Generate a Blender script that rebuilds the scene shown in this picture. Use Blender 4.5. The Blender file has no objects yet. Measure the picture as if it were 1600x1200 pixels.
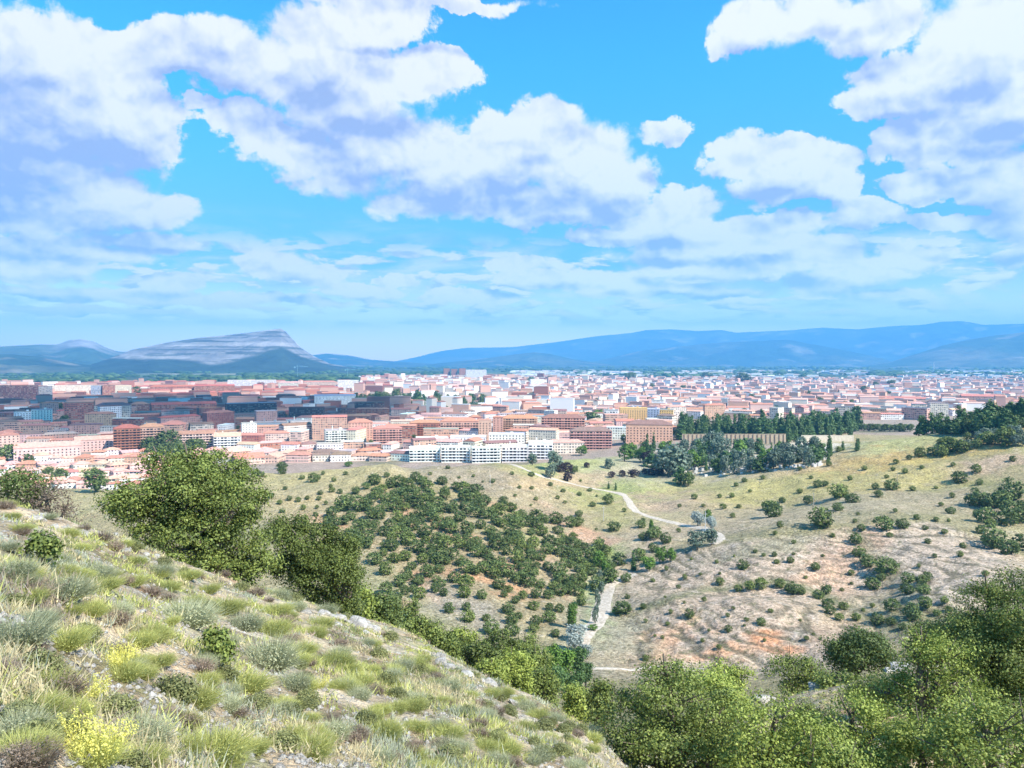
import bpy, math, random
import numpy as np
from mathutils import Vector, Matrix
R = math.radians
sc = bpy.context.scene
C = sc.collection
random.seed(7)
rng = np.random.default_rng(7)

# ------------------------------------------------------------------ camera
F = 1200.0                       # focal length in pixels of the 1600 px wide photograph
PITCH = math.atan(35 / F)
cd = bpy.data.cameras.new('camera')
cd.sensor_width = 36; cd.lens = 36 * F / 1600
cd.clip_start = 0.2; cd.clip_end = 120000
cam = bpy.data.objects.new('camera', cd); C.objects.link(cam)
cam.location = (0, 0, 0); cam.rotation_euler = (R(90) - PITCH, 0, 0)
sc.camera = cam
sc.render.resolution_x = 1024; sc.render.resolution_y = 768
vs = sc.view_settings
vs.view_transform = 'Standard'; vs.look = 'None'; vs.gamma = 1; vs.use_curve_mapping = False
vs.exposure = EXPO = 0.95
cy = sc.cycles
cy.max_bounces = 6; cy.diffuse_bounces = 3; cy.glossy_bounces = 2; cy.transmission_bounces = 3
cy.transparent_max_bounces = 16; cy.volume_bounces = 1
cy.use_denoising = True
try: cy.denoiser = 'OPENIMAGEDENOISE'
except Exception: pass
cy.use_adaptive_sampling = True; cy.adaptive_threshold = 0.018
cy.sample_clamp_indirect = 4

SUN_AZ, SUN_EL = R(126), R(45)     # clockwise from +Y (view direction), behind the camera to the right
SUNV = Vector((math.sin(SUN_AZ) * math.cos(SUN_EL), math.cos(SUN_AZ) * math.cos(SUN_EL), math.sin(SUN_EL)))
sl = bpy.data.lights.new('sun', 'SUN'); sl.energy = 5.0; sl.angle = R(0.5); sl.color = (1.0, 0.92, 0.80)
sun = bpy.data.objects.new('sun', sl); C.objects.link(sun)
sun.rotation_euler = SUNV.to_track_quat('Z', 'Y').to_euler()

def ray(X, Y):
    u, v = (X - 800) / F, (600 - Y) / F
    c, s = math.cos(PITCH), math.sin(PITCH)
    return u, c + v * s, -s + v * c
def proj(x, y, z):
    c, s = math.cos(PITCH), math.sin(PITCH)
    d = y * c - z * s; v = y * s + z * c
    d = np.maximum(d, 1e-3)
    return 800 + F * x / d, 600 - F * v / d
def slope(X, Y):                  # height per metre of horizontal distance along a pixel's ray
    a, b, c = ray(X, Y); return c / math.hypot(a, b)

# ------------------------------------------------------------------ world: sky with clouds
def srgb(*c):
    if len(c) == 1 and not isinstance(c[0], (int, float)): c = c[0]
    return tuple(((v / 255) / 12.92 if v / 255 <= 0.04045 else ((v / 255 + 0.055) / 1.055) ** 2.4) for v in c)

W = bpy.data.worlds.new('World'); sc.world = W; W.use_nodes = True
W.cycles.sampling_method = 'MANUAL'; W.cycles.sample_map_resolution = 512
nt = W.node_tree; nt.nodes.clear()
class NG:
    """small helper for writing node trees as expressions"""
    def __init__(s, t): s.t = t; s.n = t.nodes; s.l = t.links
    def put(s, sock, v):
        if isinstance(v, bpy.types.NodeSocket): s.l.new(v, sock)
        elif v is not None: sock.default_value = v
    def m(s, op, a, b=None, c=None, clamp=False):
        x = s.n.new('ShaderNodeMath'); x.operation = op; x.use_clamp = clamp
        for i, v in enumerate((a, b, c)): s.put(x.inputs[i], v)
        return x.outputs[0]
    def v(s, op, a, b=None, c=None, out=0):
        x = s.n.new('ShaderNodeVectorMath'); x.operation = op
        for i, q in enumerate((a, b, c)):
            if q is not None: s.put(x.inputs[i], q)
        return x.outputs[out]
    def noise(s, vec, scale, detail=4, rough=0.5, dist=0.0, out=0, lac=2.0):
        x = s.n.new('ShaderNodeTexNoise'); s.put(x.inputs['Vector'], vec)
        x.inputs['Scale'].default_value = scale; x.inputs['Detail'].default_value = detail
        x.inputs['Roughness'].default_value = rough; x.inputs['Distortion'].default_value = dist
        x.inputs['Lacunarity'].default_value = lac
        return x.outputs[out]
    def ss(s, v, a, b, o0=0.0, o1=1.0, kind='SMOOTHSTEP'):
        x = s.n.new('ShaderNodeMapRange'); x.interpolation_type = kind
        s.put(x.inputs[0], v)
        for i, q in enumerate((a, b, o0, o1)): s.put(x.inputs[i + 1], q)
        return x.outputs[0]
    def mix(s, f, a, b, mode='MIX'):
        x = s.n.new('ShaderNodeMix'); x.data_type = 'RGBA'; x.blend_type = mode
        s.put(x.inputs[0], f)
        for i, q in ((6, a), (7, b)):
            if isinstance(q, tuple) and len(q) == 3: q = q + (1,)
            s.put(x.inputs[i], q)
        return x.outputs[2]
    def xyz(s, a, b, c=0.0):
        x = s.n.new('ShaderNodeCombineXYZ')
        for i, q in enumerate((a, b, c)): s.put(x.inputs[i], q)
        return x.outputs[0]
    def sep(s, v):
        x = s.n.new('ShaderNodeSeparateXYZ'); s.put(x.inputs[0], v); return x.outputs
g = NG(nt)
EG = 2 ** EXPO
# cloud lobes: pixel centre and radii in the photograph, turned into azimuth / elevation below
LOBES = [
 # big bank top left
 (60,110,215,105),(30,190,190,120),(170,170,125,105),(60,255,130,70),(150,70,80,50),(225,185,70,60),
 (-90,150,200,190),(90,50,120,40),
 # left, lower decks
 (170,310,120,48),(60,325,150,45),(230,320,90,35),(70,388,170,26),(230,372,90,20),(40,415,120,22),
 # upper middle, soft grey bank
 (330,75,170,42),(300,40,100,30),(520,60,110,70),(470,130,140,45),(560,110,100,60),(640,120,95,45),(590,30,90,50),
 (690,110,60,40),(540,170,120,45),(640,5,200,14),
 # middle bank
 (385,195,58,32),(450,225,85,42),(520,265,90,48),(620,225,110,60),(700,260,140,72),(820,230,115,75),(900,250,105,70),
 (960,285,80,55),(760,310,150,32),(640,320,90,22),(880,325,120,30),(850,185,60,30),(560,215,80,40),
 (1045,208,48,23),(325,162,25,14),
 # bright cloud in the middle right
 (1190,255,75,45),(1270,265,80,45),(1235,240,75,32),(1320,285,50,32),(1230,300,110,28),
 # below it
 (1060,325,70,38),(1040,355,100,30),(1180,365,120,30),(960,370,90,18),(1260,390,130,24),(1360,335,70,30),(1100,395,170,24),
 (1140,420,180,20),(1340,420,110,30),(1420,400,60,28),(1290,440,70,22),(920,440,120,16),(1050,455,180,13),
 # top right
 (1180,35,70,50),(1150,75,45,22),(1260,25,120,45),(1350,20,130,50),(1450,115,150,62),(1380,145,95,35),(1560,40,150,95),
 (1600,130,140,70),(1420,215,70,32),(1520,200,140,55),(1450,285,60,32),(1560,275,100,42),(1620,340,120,35),(1480,340,60,14),
 (1590,390,60,22),
 # small low clouds
 (430,412,60,20),(470,430,90,20),(270,440,60,17),(200,455,110,13),(90,455,110,13),(340,470,120,11),(620,435,32,11),(570,455,70,12),
 (500,475,60,10),(800,410,55,16),(840,435,70,14),(730,460,90,12),(1400,450,90,12),(1520,440,60,10),(60,480,120,9),
]
# undersides and shaded flanks of the same clouds
SHADE = [(90,245,210,42),(20,292,120,26),(205,215,85,34),(15,120,70,50),(320,90,120,34),(260,60,60,30),(470,175,130,42),(440,30,80,34),(570,205,100,24),(380,130,80,30),
 (620,10,140,16),(690,302,190,26),(560,262,80,20),(800,322,130,18),(960,322,60,20),(880,215,60,22),(500,210,50,22),
 (1175,312,85,20),(1265,326,80,13),(1125,290,26,26),(1380,180,110,18),(1450,150,130,20),(1440,240,100,20),(1560,200,100,20),(1540,235,90,14),(1270,80,150,24),(1330,45,120,18),(1170,85,50,16),
 (1540,312,110,20),(1460,310,40,12),(1590,365,90,14),(200,352,130,20),(50,340,90,20),(60,402,120,12),(230,385,90,8),
 (1120,408,190,9),(1000,382,120,12),(1240,446,130,14),(1060,462,160,8),(860,350,90,14),(1340,362,60,12),(1340,445,70,10),
 (440,446,90,10),(90,464,120,9),(260,458,70,8),(820,450,90,10),(560,468,70,7),(1060,222,40,12),(1560,400,60,12)]
def uv_of(X, Y):
    a, b, c = ray(X, Y); return math.atan2(a, b), c / math.hypot(a, b)
tc = g.n.new('ShaderNodeTexCoord')
D = tc.outputs['Generated']
dx, dy, dz = g.sep(D)
hyp = g.m('SQRT', g.m('ADD', g.m('MULTIPLY', dx, dx), g.m('MULTIPLY', dy, dy)))
U = g.m('ARCTAN2', dx, dy)
V = g.m('DIVIDE', dz, g.m('MAXIMUM', hyp, 0.02))
P0 = g.xyz(U, V, 0.0)
# noise cells shrink towards the horizon, as distant decks do
sq = g.ss(V, 0.02, 0.30, 0.45, 1.0, 'LINEAR')
Vl = g.m('MULTIPLY', g.m('LOGARITHM', g.m('MAXIMUM', g.m('MULTIPLY_ADD', V, 2.0, 0.40), 0.05), math.e), 0.5)
Pn = g.xyz(U, Vl, 0.0)
wrp = g.v('SUBTRACT', g.noise(Pn, 6.0, 8, 0.60, 0.0, 1), (0.5, 0.5, 0.5))
wr2 = g.v('SUBTRACT', g.noise(Pn, 26.0, 6, 0.62, 0.0, 1), (0.5, 0.5, 0.5))
PW = g.v('MULTIPLY_ADD', wr2, g.xyz(0.040, g.m('MULTIPLY', 0.034, sq), 0.0), P0)
PW = g.v('MULTIPLY_ADD', wrp, g.xyz(0.090, g.m('MULTIPLY', 0.080, sq), 0.0), PW)
PL = g.v('MULTIPLY_ADD', wrp, g.xyz(0.07, g.m('MULTIPLY', 0.07, sq), 0.0), P0)
def field(P, k=0.22, L=LOBES):
    acc = None
    for (X, Y, rx, ry) in L:
        u, v = uv_of(X, Y); u2, _ = uv_of(X + rx, Y); _, v2 = uv_of(X, Y - ry)
        su, sv = 1 / max(0.004, abs(u2 - u)), 1 / abs(v2 - v)
        d = g.v('LENGTH', g.v('MULTIPLY_ADD', P, (su, sv, 0), (-u * su, -v * sv, 0)), out=1)
        acc = d if acc is None else g.m('SMOOTH_MIN', acc, d, k)
    return acc
d0 = field(PW)
up = g.xyz(0.012, g.m('MULTIPLY', 0.060, sq), 0.0)
d1 = field(g.v('ADD', PL, up), 0.30)
def billow(P, s):            # rounded puffs: folded noise at three sizes
    acc = None
    for k, (sc_, w_) in enumerate(((1.0, .55), (2.3, .28), (5.1, .14))):
        n = g.noise(g.v('ADD', P, (k * 3.7, k * 1.3, 0)), s * sc_, 2.5, 0.5, 0.25)
        f = g.m('SUBTRACT', 1.0, g.m('MULTIPLY', g.m('ABSOLUTE', g.m('SUBTRACT', n, 0.5)), 5.0))
        f = g.m('MULTIPLY', f, w_)
        acc = f if acc is None else g.m('ADD', acc, f)
    return acc
b_0 = billow(Pn, 9.0); b_1 = billow(g.v('ADD', Pn, (0.006, 0.014, 0)), 9.0)
n_a = g.noise(Pn, 24.0, 10, 0.64, 0.2)
n_c = g.noise(g.v('ADD', Pn, (3.1, 1.7, 0)), 4.0, 5, 0.55, 0.2)
body = g.m('SUBTRACT', g.m('ADD', g.m('MULTIPLY', g.m('SUBTRACT', n_a, 0.5), 1.05), g.m('MULTIPLY_ADD', b_0, 0.12, 1.0)), d0)
dens = g.ss(body, 0.02, g.m('MULTIPLY_ADD', g.ss(n_c, .38, .68), 0.36, 0.15))
st = g.noise(g.v('MULTIPLY', P0, (3.6, 17.0, 1.0)), 1.9, 9, 0.60, 0.5)
band = g.m('MULTIPLY', g.ss(V, 0.03, 0.075), g.ss(V, 0.20, 0.12))
Ps = g.v('MULTIPLY', Pn, (1.0, 2.3, 1.0))
s0 = g.noise(Ps, 15.0, 9, 0.58, 0.3); s1 = g.noise(g.v('ADD', Ps, (0.008, 0.026, 0)), 15.0, 9, 0.58, 0.3)
small = g.m('MULTIPLY', g.ss(s0, 0.475, 0.56), g.m('MULTIPLY', g.ss(V, 0.036, 0.065), g.ss(V, 0.175, 0.13)))
thin = g.m('MULTIPLY', g.ss(st, 0.42, 0.68), g.m('MULTIPLY', band, 0.80))
back = g.m('MULTIPLY', g.ss(g.noise(Pn, 2.6, 8, 0.55, 0.3), 0.55, 0.68), g.ss(g.m('ABSOLUTE', U), 0.75, 0.95))
# lit tops, shaded undersides
lit = g.m('MULTIPLY_ADD', g.ss(g.m('SUBTRACT', d1, g.m('MULTIPLY', 0.30, d0)), 0.0, 0.58, 0.0, 1.0, 'LINEAR'), 0.86, 0.16)
lit = g.m('ADD', lit, g.m('MULTIPLY', g.m('SUBTRACT', b_1, b_0), -1.25))
lit = g.m('ADD', lit, g.m('MULTIPLY', g.m('SUBTRACT', n_a, 0.5), 1.0))
lit = g.m('ADD', lit, g.m('MULTIPLY', g.m('SUBTRACT', n_c, 0.5), 0.45))
dsh = field(PL, 0.30, SHADE)
lit = g.m('SUBTRACT', lit, g.ss(dsh, 1.50, 0.15, 0.0, 0.74))
ctop = tuple(v / EG * 1.02 for v in srgb(253, 253, 255)); cbot = tuple(v / EG for v in srgb(170, 186, 230))
cmid = tuple(v / EG for v in srgb(220, 227, 249))
only = g.m('SUBTRACT', small, dens, clamp=True)
lit = g.m('ADD', g.m('MULTIPLY', lit, g.m('SUBTRACT', 1.0, only)), g.m('MULTIPLY', only, g.m('MULTIPLY_ADD', g.m('SUBTRACT', s0, s1), 7.0, 0.42, clamp=True)))
ccol = g.mix(g.ss(lit, 0.34, 0.98, 0.0, 1.0, 'LINEAR'), g.mix(g.ss(lit, -0.25, 0.38, 0.0, 1.0, 'LINEAR'), cbot, cmid), ctop)
sky = g.n.new('ShaderNodeTexSky'); sky.sky_type = 'NISHITA'; sky.sun_disc = False
sky.sun_elevation = SUN_EL; sky.sun_rotation = SUN_AZ; sky.altitude = 1100; sky.dust_density = 0.6; sky.ozone_density = 1.6
bw = g.n.new('ShaderNodeRGBToBW'); g.l.new(sky.outputs[0], bw.inputs[0])
lum = bw.outputs[0]
# the phone's saturated blue: the physical sky, its blue pushed, paler towards the horizon
gain = g.mix(g.ss(V, 0.0, 0.42), (0.56, 0.68, 1.02), (0.29, 1.38, 1.62))
gain = g.mix(g.ss(V, 0.13, 0.02), gain, (3.0, 2.2, 1.6))
skyc = g.mix(1.0, sky.outputs[0], gain, 'MULTIPLY')
sky_s = g.n.new('ShaderNodeBackground'); g.l.new(skyc, sky_s.inputs[0]); sky_s.inputs[1].default_value = 0.093
cl = g.n.new('ShaderNodeBackground'); ccol = g.mix(1.0, ccol, g.mix(g.ss(V, 0.16, 0.03), (1.10, 1.09, 1.06), (2.0, 1.75, 1.45)), 'MULTIPLY'); g.put(cl.inputs[0], ccol); cl.inputs[1].default_value = 1.0
cover = g.m('MAXIMUM', dens, g.m('MAXIMUM', small, g.m('MAXIMUM', thin, back)), clamp=True)
cover = g.m('MULTIPLY', cover, g.ss(V, -0.01, 0.05, 0.5, 1.0))
mx = g.n.new('ShaderNodeMixShader'); g.l.new(cover, mx.inputs[0]); g.l.new(sky_s.outputs[0], mx.inputs[1]); g.l.new(cl.outputs[0], mx.inputs[2])
wo = g.n.new('ShaderNodeOutputWorld'); g.l.new(mx.outputs[0], wo.inputs[0])

# ------------------------------------------------------------------ helpers
def vnoise(x, y, seed=0):
    xi = np.floor(x).astype(np.int64); yi = np.floor(y).astype(np.int64)
    xf = x - xi; yf = y - yi
    def h(a, b):
        n = (a * 374761393 + b * 668265263 + seed * 982451653) & 0xFFFFFFFF
        n = ((n ^ (n >> 13)) * 1274126177) & 0xFFFFFFFF
        n = n ^ (n >> 16)
        return (n & 0xFFFFFF) / 16777215.0
    u = xf * xf * xf * (xf * (xf * 6 - 15) + 10); v = yf * yf * yf * (yf * (yf * 6 - 15) + 10)
    a = h(xi, yi); b = h(xi + 1, yi); c = h(xi, yi + 1); d = h(xi + 1, yi + 1)
    return (a + (b - a) * u) * (1 - v) + (c + (d - c) * u) * v
def fbm(x, y, oct=4, seed=0, gain=0.5):
    s = 0; amp = 1; tot = 0
    for i in range(oct):
        s = s + amp * vnoise(x, y, seed + i * 17); tot += amp; amp *= gain
        x, y = x * 1.93 + y * 0.31 + 7.1, y * 1.93 - x * 0.31 + 3.7
    return s / tot * 2 - 1
def smooth(a, b, x):
    t = np.clip((x - a) / (b - a), 0, 1); return t * t * (3 - 2 * t)

def mk_mesh(name, V_, F_, mat=None, smooth_=False, cols=None, mats=None, midx=None):
    V_ = np.asarray(V_, dtype=np.float32); F_ = np.asarray(F_, dtype=np.int32)
    me = bpy.data.meshes.new(name)
    n, k = F_.shape
    me.vertices.add(len(V_)); me.vertices.foreach_set('co', V_.ravel())
    me.loops.add(n * k); me.loops.foreach_set('vertex_index', F_.ravel())
    me.polygons.add(n); me.polygons.foreach_set('loop_start', np.arange(0, n * k, k, dtype=np.int32))
    me.polygons.foreach_set('loop_total', np.full(n, k, dtype=np.int32))
    if smooth_: me.polygons.foreach_set('use_smooth', np.ones(n, dtype=bool))
    if cols is not None:
        at = me.color_attributes.new('col', 'FLOAT_COLOR', 'POINT')
        c4 = np.ones((len(V_), 4), dtype=np.float32); c4[:, :3] = cols
        at.data.foreach_set('color', c4.ravel())
    me.update()
    if mat: me.materials.append(mat)
    return me
def link(name, me, parent=None, loc=None):
    o = bpy.data.objects.new(name, me); C.objects.link(o)
    if parent is not None: o.parent = parent
    if loc is not None: o.location = loc
    return o
def tag(o, label=None, cat=None, group=None, kind=None):
    if label: o['label'] = label
    if cat: o['category'] = cat
    if group: o['group'] = group
    if kind: o['kind'] = kind
    return o

def mat_new(name, rough=0.9):
    m = bpy.data.materials.new(name); m.use_nodes = True
    b = m.node_tree.nodes['Principled BSDF']; b.inputs['Roughness'].default_value = rough
    b.inputs['Specular IOR Level'].default_value = 0.25
    return m, NG(m.node_tree), b

# ------------------------------------------------------------------ ground: one sheet, in polar rows round the viewer
# per column of the photograph: (r, row) knots; a value below 0 in the second place is a height in metres
COLS = {
 -700: [(10,-2.4),(28,-4.6),(120,-42.),(230,-85.),(330,-98.),(430,-103.),(520,-104.),(620,-104.),(760,-104.),(2500,-104.)],
 0:   [(10,-2.4),(28,775),(120,-45.),(230,-86.),(330,-98.),(430,-103.),(520,-104.),(620,768),(760,-104.),(2500,-103.)],
 160: [(10,-3.2),(33,822),(120,-46.),(230,-86.),(330,-97.),(440,-101.),(520,797),(600,767),(700,-104.),(2500,-103.)],
 400: [(10,-4.4),(40,912),(120,-50.),(240,-86.),(330,-87.),(420,802),(530,737),(640,-101.),(740,-104.),(2500,-103.)],
 600: [(10,-5.0),(43,974),(110,-52.),(240,-88.),(310,895),(400,812),(500,727),(620,-90.),(740,-103.),(2500,-103.)],
 800: [(10,-5.4),(32,1080),(100,-50.),(235,1025),(310,925),(430,803),(530,727),(640,-90.),(760,-103.),(2500,-103.)],
 930: [(10,-5.8),(24,1137),(90,-47.),(220,1062),(315,935),(420,838),(560,768),(650,713),(790,-102.),(2500,-103.)],
 1050:[(14,-9.6),(26,1225),(90,-46.),(225,1052),(280,945),(365,868),(440,823),(640,750),(710,716),(2500,-103.)],
 1200:[(16,-10.3),(60,1088),(110,-53.),(232,1046),(280,922),(358,846),(470,803),(640,716),(740,-86.),(2500,-103.)],
 1350:[(16,-10.3),(60,1048),(110,-52.),(240,1012),(292,955),(385,828),(500,765),(650,688),(760,-88.),(2500,-103.)],
 1480:[(16,-10.3),(60,1025),(110,-50.),(240,-84.),(300,905),(392,832),(510,765),(660,668),(800,-85.),(2500,-103.)],
 1600:[(16,-10.3),(60,1005),(110,-48.),(240,-83.),(300,930),(385,868),(500,770),(640,662),(800,-80.),(2500,-103.)],
 2300:[(16,-9.0),(60,-20.),(110,-44.),(240,-80.),(300,-86.),(385,-80.),(500,-72.),(640,-50.),(800,-60.),(2500,-103.)],
}
rs = np.concatenate([np.geomspace(0.8, 55, 330, endpoint=False), np.geomspace(55, 225, 90, endpoint=False),
                     np.geomspace(225, 760, 330, endpoint=False), np.geomspace(760, 45000, 150)])
azv = np.linspace(R(-37), R(37), 860)
azl = np.linspace(R(-180), R(-37), 90, endpoint=False); azr = np.linspace(R(37), R(180), 91)[1:]
az = np.concatenate([azl, azv, azr])
ca = []; kr = []; kz = []
for X in sorted(COLS):
    ca.append(math.atan((X - 800) / F)); r_, z_ = [0.8], [-1.75]
    K_ = list(COLS[X]); za = [q if q < 0 else r * slope(X, q) for r, q in K_[4:6]]
    K_.insert(5, (K_[4][0] * .62 + K_[5][0] * .38, (za[0] + za[1]) / 2 - {1050: 3.0, 1200: 9.0, 1350: 7.0, 1480: 3.0}.get(X, 0)))
    for (r, q) in K_:
        r_.append(r); z_.append(q if q < 0 else r * slope(X, q))
    r_ += [6500, 45000]; z_ += [-100, -95]
    kr.append(r_); kz.append(z_)
ca = [R(-179.9)] + ca + [R(179.9)]
avg_r = list(np.mean([kr[0], kr[-1]], 0)); avg_z = list(np.mean([kz[0], kz[-1]], 0))
kr = np.array([avg_r] + kr + [avg_r]); kz = np.array([avg_z] + kz + [avg_z]); ca = np.array(ca)
Z = np.zeros((len(az), len(rs)))
lr = np.log(rs)
for i, a in enumerate(az):
    rr = np.array([np.interp(a, ca, kr[:, k]) for k in range(kr.shape[1])])
    zz = np.array([np.interp(a, ca, kz[:, k]) for k in range(kr.shape[1])])
    Z[i] = np.interp(rs, rr, zz)
def blur(A, sig, ax):
    n = int(sig * 3) + 1; k = np.exp(-0.5 * (np.arange(-n, n + 1) / sig) ** 2); k /= k.sum()
    P_ = np.pad(A, [(n, n) if i == ax else (0, 0) for i in range(2)], mode='edge')
    return np.apply_along_axis(lambda v: np.convolve(v, k, 'valid'), ax, P_)
Z = blur(Z, 5, 1)
Zc = Z[len(azl):len(azl) + len(azv)]
Z[len(azl):len(azl) + len(azv)] = blur(Zc, 14, 0)
RR, AA = np.meshgrid(rs, az)
GX, GY = RR * np.sin(AA), RR * np.cos(AA)
mid = smooth(150, 260, RR) * (1 - smooth(640, 760, RR))
near = 1 - smooth(60, 140, RR)
far_ = smooth(900, 3000, RR)
Z += mid * (4.0 * fbm(GX / 95, GY / 95, 3, 1) + 1.6 * fbm(GX / 28, GY / 28, 3, 2) + 0.5 * fbm(GX / 7, GY / 7, 3, 3))
rid = 1 - np.abs(fbm(GX / 48 + GY / 160, GY / 120, 3, 9))
Z += mid * smooth(8, 20, RR) * 2.6 * (rid - 0.75)
Z += near * (0.28 * fbm(GX / 3.2, GY / 3.2, 3, 4) + 0.10 * fbm(GX / 0.7, GY / 0.7, 3, 5)) * smooth(0.8, 5, RR)
Z += far_ * 6 * fbm(GX / 1500, GY / 1500, 3, 6)
def ground_z(x, y):
    x = np.asarray(x, float); y = np.asarray(y, float)
    a = np.arctan2(x, y); r = np.clip(np.hypot(x, y), rs[0], rs[-1] * 0.999)
    i = np.clip(np.searchsorted(az, a) - 1, 0, len(az) - 2); j = np.clip(np.searchsorted(rs, r) - 1, 0, len(rs) - 2)
    s = np.clip((a - az[i]) / (az[i + 1] - az[i]), 0, 1); t = (r - rs[j]) / (rs[j + 1] - rs[j])
    return (Z[i, j] * (1 - s) + Z[i + 1, j] * s) * (1 - t) + (Z[i, j + 1] * (1 - s) + Z[i + 1, j + 1] * s) * t
def hit(X, Y, r0=2.0, r1=9000.0):
    """first point of the ground seen along a pixel's ray between two distances"""
    a, b, c = ray(X, Y); h = math.hypot(a, b)
    rr = np.geomspace(r0, r1, 900)
    x, y, z = a / h * rr, b / h * rr, c / h * rr
    gz = ground_z(x, y); s = np.nonzero(gz >= z)[0]
    if len(s) == 0: k = int(np.argmin(np.abs(gz - z)))
    else: k = s[0]
    return float(x[k]), float(y[k]), float(gz[k])
# ground colours: soils, grass and rock laid out in the place (true surface colours, no light in them)
def lerp(a, b, t): return a * (1 - t[..., None]) + np.asarray(b) * t[..., None]
PX, PY = proj(GX, GY, Z)
tan_ = np.array([.36, .30, .17]); gold = np.array([.42, .34, .15]); grn = np.array([.20, .23, .07]); pink = np.array([.42, .31, .235])
grey = np.array([.37, .33, .29]); orange = np.array([.46, .285, .18]); pale = np.array([.55, .43, .30]); town = np.array([.36, .28, .24])
nA = fbm(GX / 60, GY / 60, 4, 21); nB = fbm(GX / 14, GY / 14, 4, 22); nC = fbm(GX / 4, GY / 4, 3, 23)
col = np.broadcast_to(tan_, GX.shape + (3,)).copy()
col = lerp(col, grn, smooth(-.1, .7, nA + .5 * nB) * .55)
wX = PX + 26 * nB + 14 * nC; wY = PY + 13 * fbm(GX / 14 + 9, GY / 14, 4, 31) + 6 * nC
def patch(col, X, Y, rx, ry, c, k=1.0, rot=0.0, soft=.55):
    cs, sn = math.cos(R(rot)), math.sin(R(rot))
    u = (wX - X) * cs + (wY - Y) * sn; v = -(wX - X) * sn + (wY - Y) * cs
    d = np.sqrt((u / rx) ** 2 + (v / ry) ** 2)
    return lerp(col, c, (1 - smooth(1 - soft, 1 + soft, d)) * k * (RR > 150) * (RR < 900))
P_ = [ # mid hill
 (520,735,190,28,(.42,.36,.18),.9,0),(250,780,160,24,(.40,.35,.19),.9,0),(740,748,130,20,(.30,.25,.19),.8,6),(640,900,260,100,(.33,.30,.19),.6,20),
 (700,870,200,60,(.36,.27,.17),.5,25),(470,800,90,30,(.42,.34,.19),.6,10),
 (625,795,42,9,orange,.95,35),(690,815,30,7,orange,.8,20),(725,835,22,6,orange,.8,30),(515,815,42,9,orange,.75,15),(660,900,26,6,orange,.9,20),
 (720,895,40,8,orange,.85,10),(775,885,32,8,orange,.85,10),(670,925,40,9,orange,.8,35),(640,945,24,6,orange,.5,35),(770,912,60,9,(.50,.29,.17),.8,20),
 (790,790,26,7,orange,.7,20),(880,815,55,13,(.48,.29,.19),.85,25),(940,850,50,14,(.50,.29,.18),.85,25),(850,870,24,8,orange,.6,20),
 (905,935,35,10,orange,.55,30),(740,960,90,26,(.34,.30,.25),.8,25),(850,800,60,18,(.34,.28,.20),.5,15),
 (960,790,70,22,(.36,.34,.14),.7,20),(900,760,80,12,(.36,.33,.16),.6,10),
 # knoll and gully behind the track
 (910,725,95,16,(.36,.38,.14),.95,0),(900,752,105,11,(.44,.33,.20),.95,0),(1010,760,80,18,(.24,.31,.10),.9,-8),(1060,800,60,12,(.32,.33,.14),.7,0),
 # right hillside
 (1180,745,200,34,(.40,.36,.16),.9,-8),(1060,790,80,17,(.42,.31,.23),.85,0),(1330,722,170,15,(.46,.32,.13),.85,-6),(1240,765,150,14,(.43,.37,.15),.7,-10),
 (1450,745,170,12,(.46,.39,.15),.7,-10),(1500,705,120,10,(.46,.38,.14),.8,-12),(1590,668,90,18,(.46,.31,.13),.9,-20),(1420,690,90,12,(.40,.40,.18),.8,-8),
 (1500,790,190,26,(.38,.31,.22),.7,0),(1560,725,70,12,(.44,.32,.25),.8,-10),(1550,830,110,20,(.36,.33,.18),.7,10),(1300,800,160,16,(.36,.31,.21),.7,-6),
 (1240,880,330,62,(.50,.39,.31),.95,0),(1480,880,150,60,(.48,.385,.31),.95,15),(1060,880,110,26,(.38,.32,.26),.9,-20),
 (1200,850,80,14,(.26,.27,.16),.5,-15),(1330,860,60,24,(.50,.33,.24),.8,-35),(1120,960,170,60,(.50,.385,.30),.95,0),(1200,1010,190,40,(.50,.39,.31),.95,0),
 (1200,1003,30,13,(.62,.30,.16),.95,0),(1030,1000,80,18,(.55,.33,.21),.8,-15),(1130,1022,60,12,(.58,.33,.20),.8,0),(1100,955,14,14,(.56,.40,.24),.6,0),
 (985,1028,80,13,(.54,.35,.22),.9,0),(1330,1000,90,26,(.40,.29,.22),.7,10),(1290,905,40,20,(.52,.34,.24),.6,40),(1400,960,60,40,(.33,.30,.20),.6,0),
 (1250,905,30,9,(.54,.35,.24),.7,0),(960,1050,60,12,(.36,.28,.22),.7,0),
 (945,990,70,60,(.35,.33,.24),.8,0),(935,930,26,50,(.30,.35,.17),.8,0),(950,870,40,14,(.24,.33,.10),.8,-20),(1120,720,180,30,(.40,.36,.30),.8,-4),
 (1290,690,60,14,(.62,.57,.50),.85,-8),
]
for q in P_:
    col = patch(col, q[0], q[1], q[2], q[3], q[4], q[5], q[6])
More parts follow.
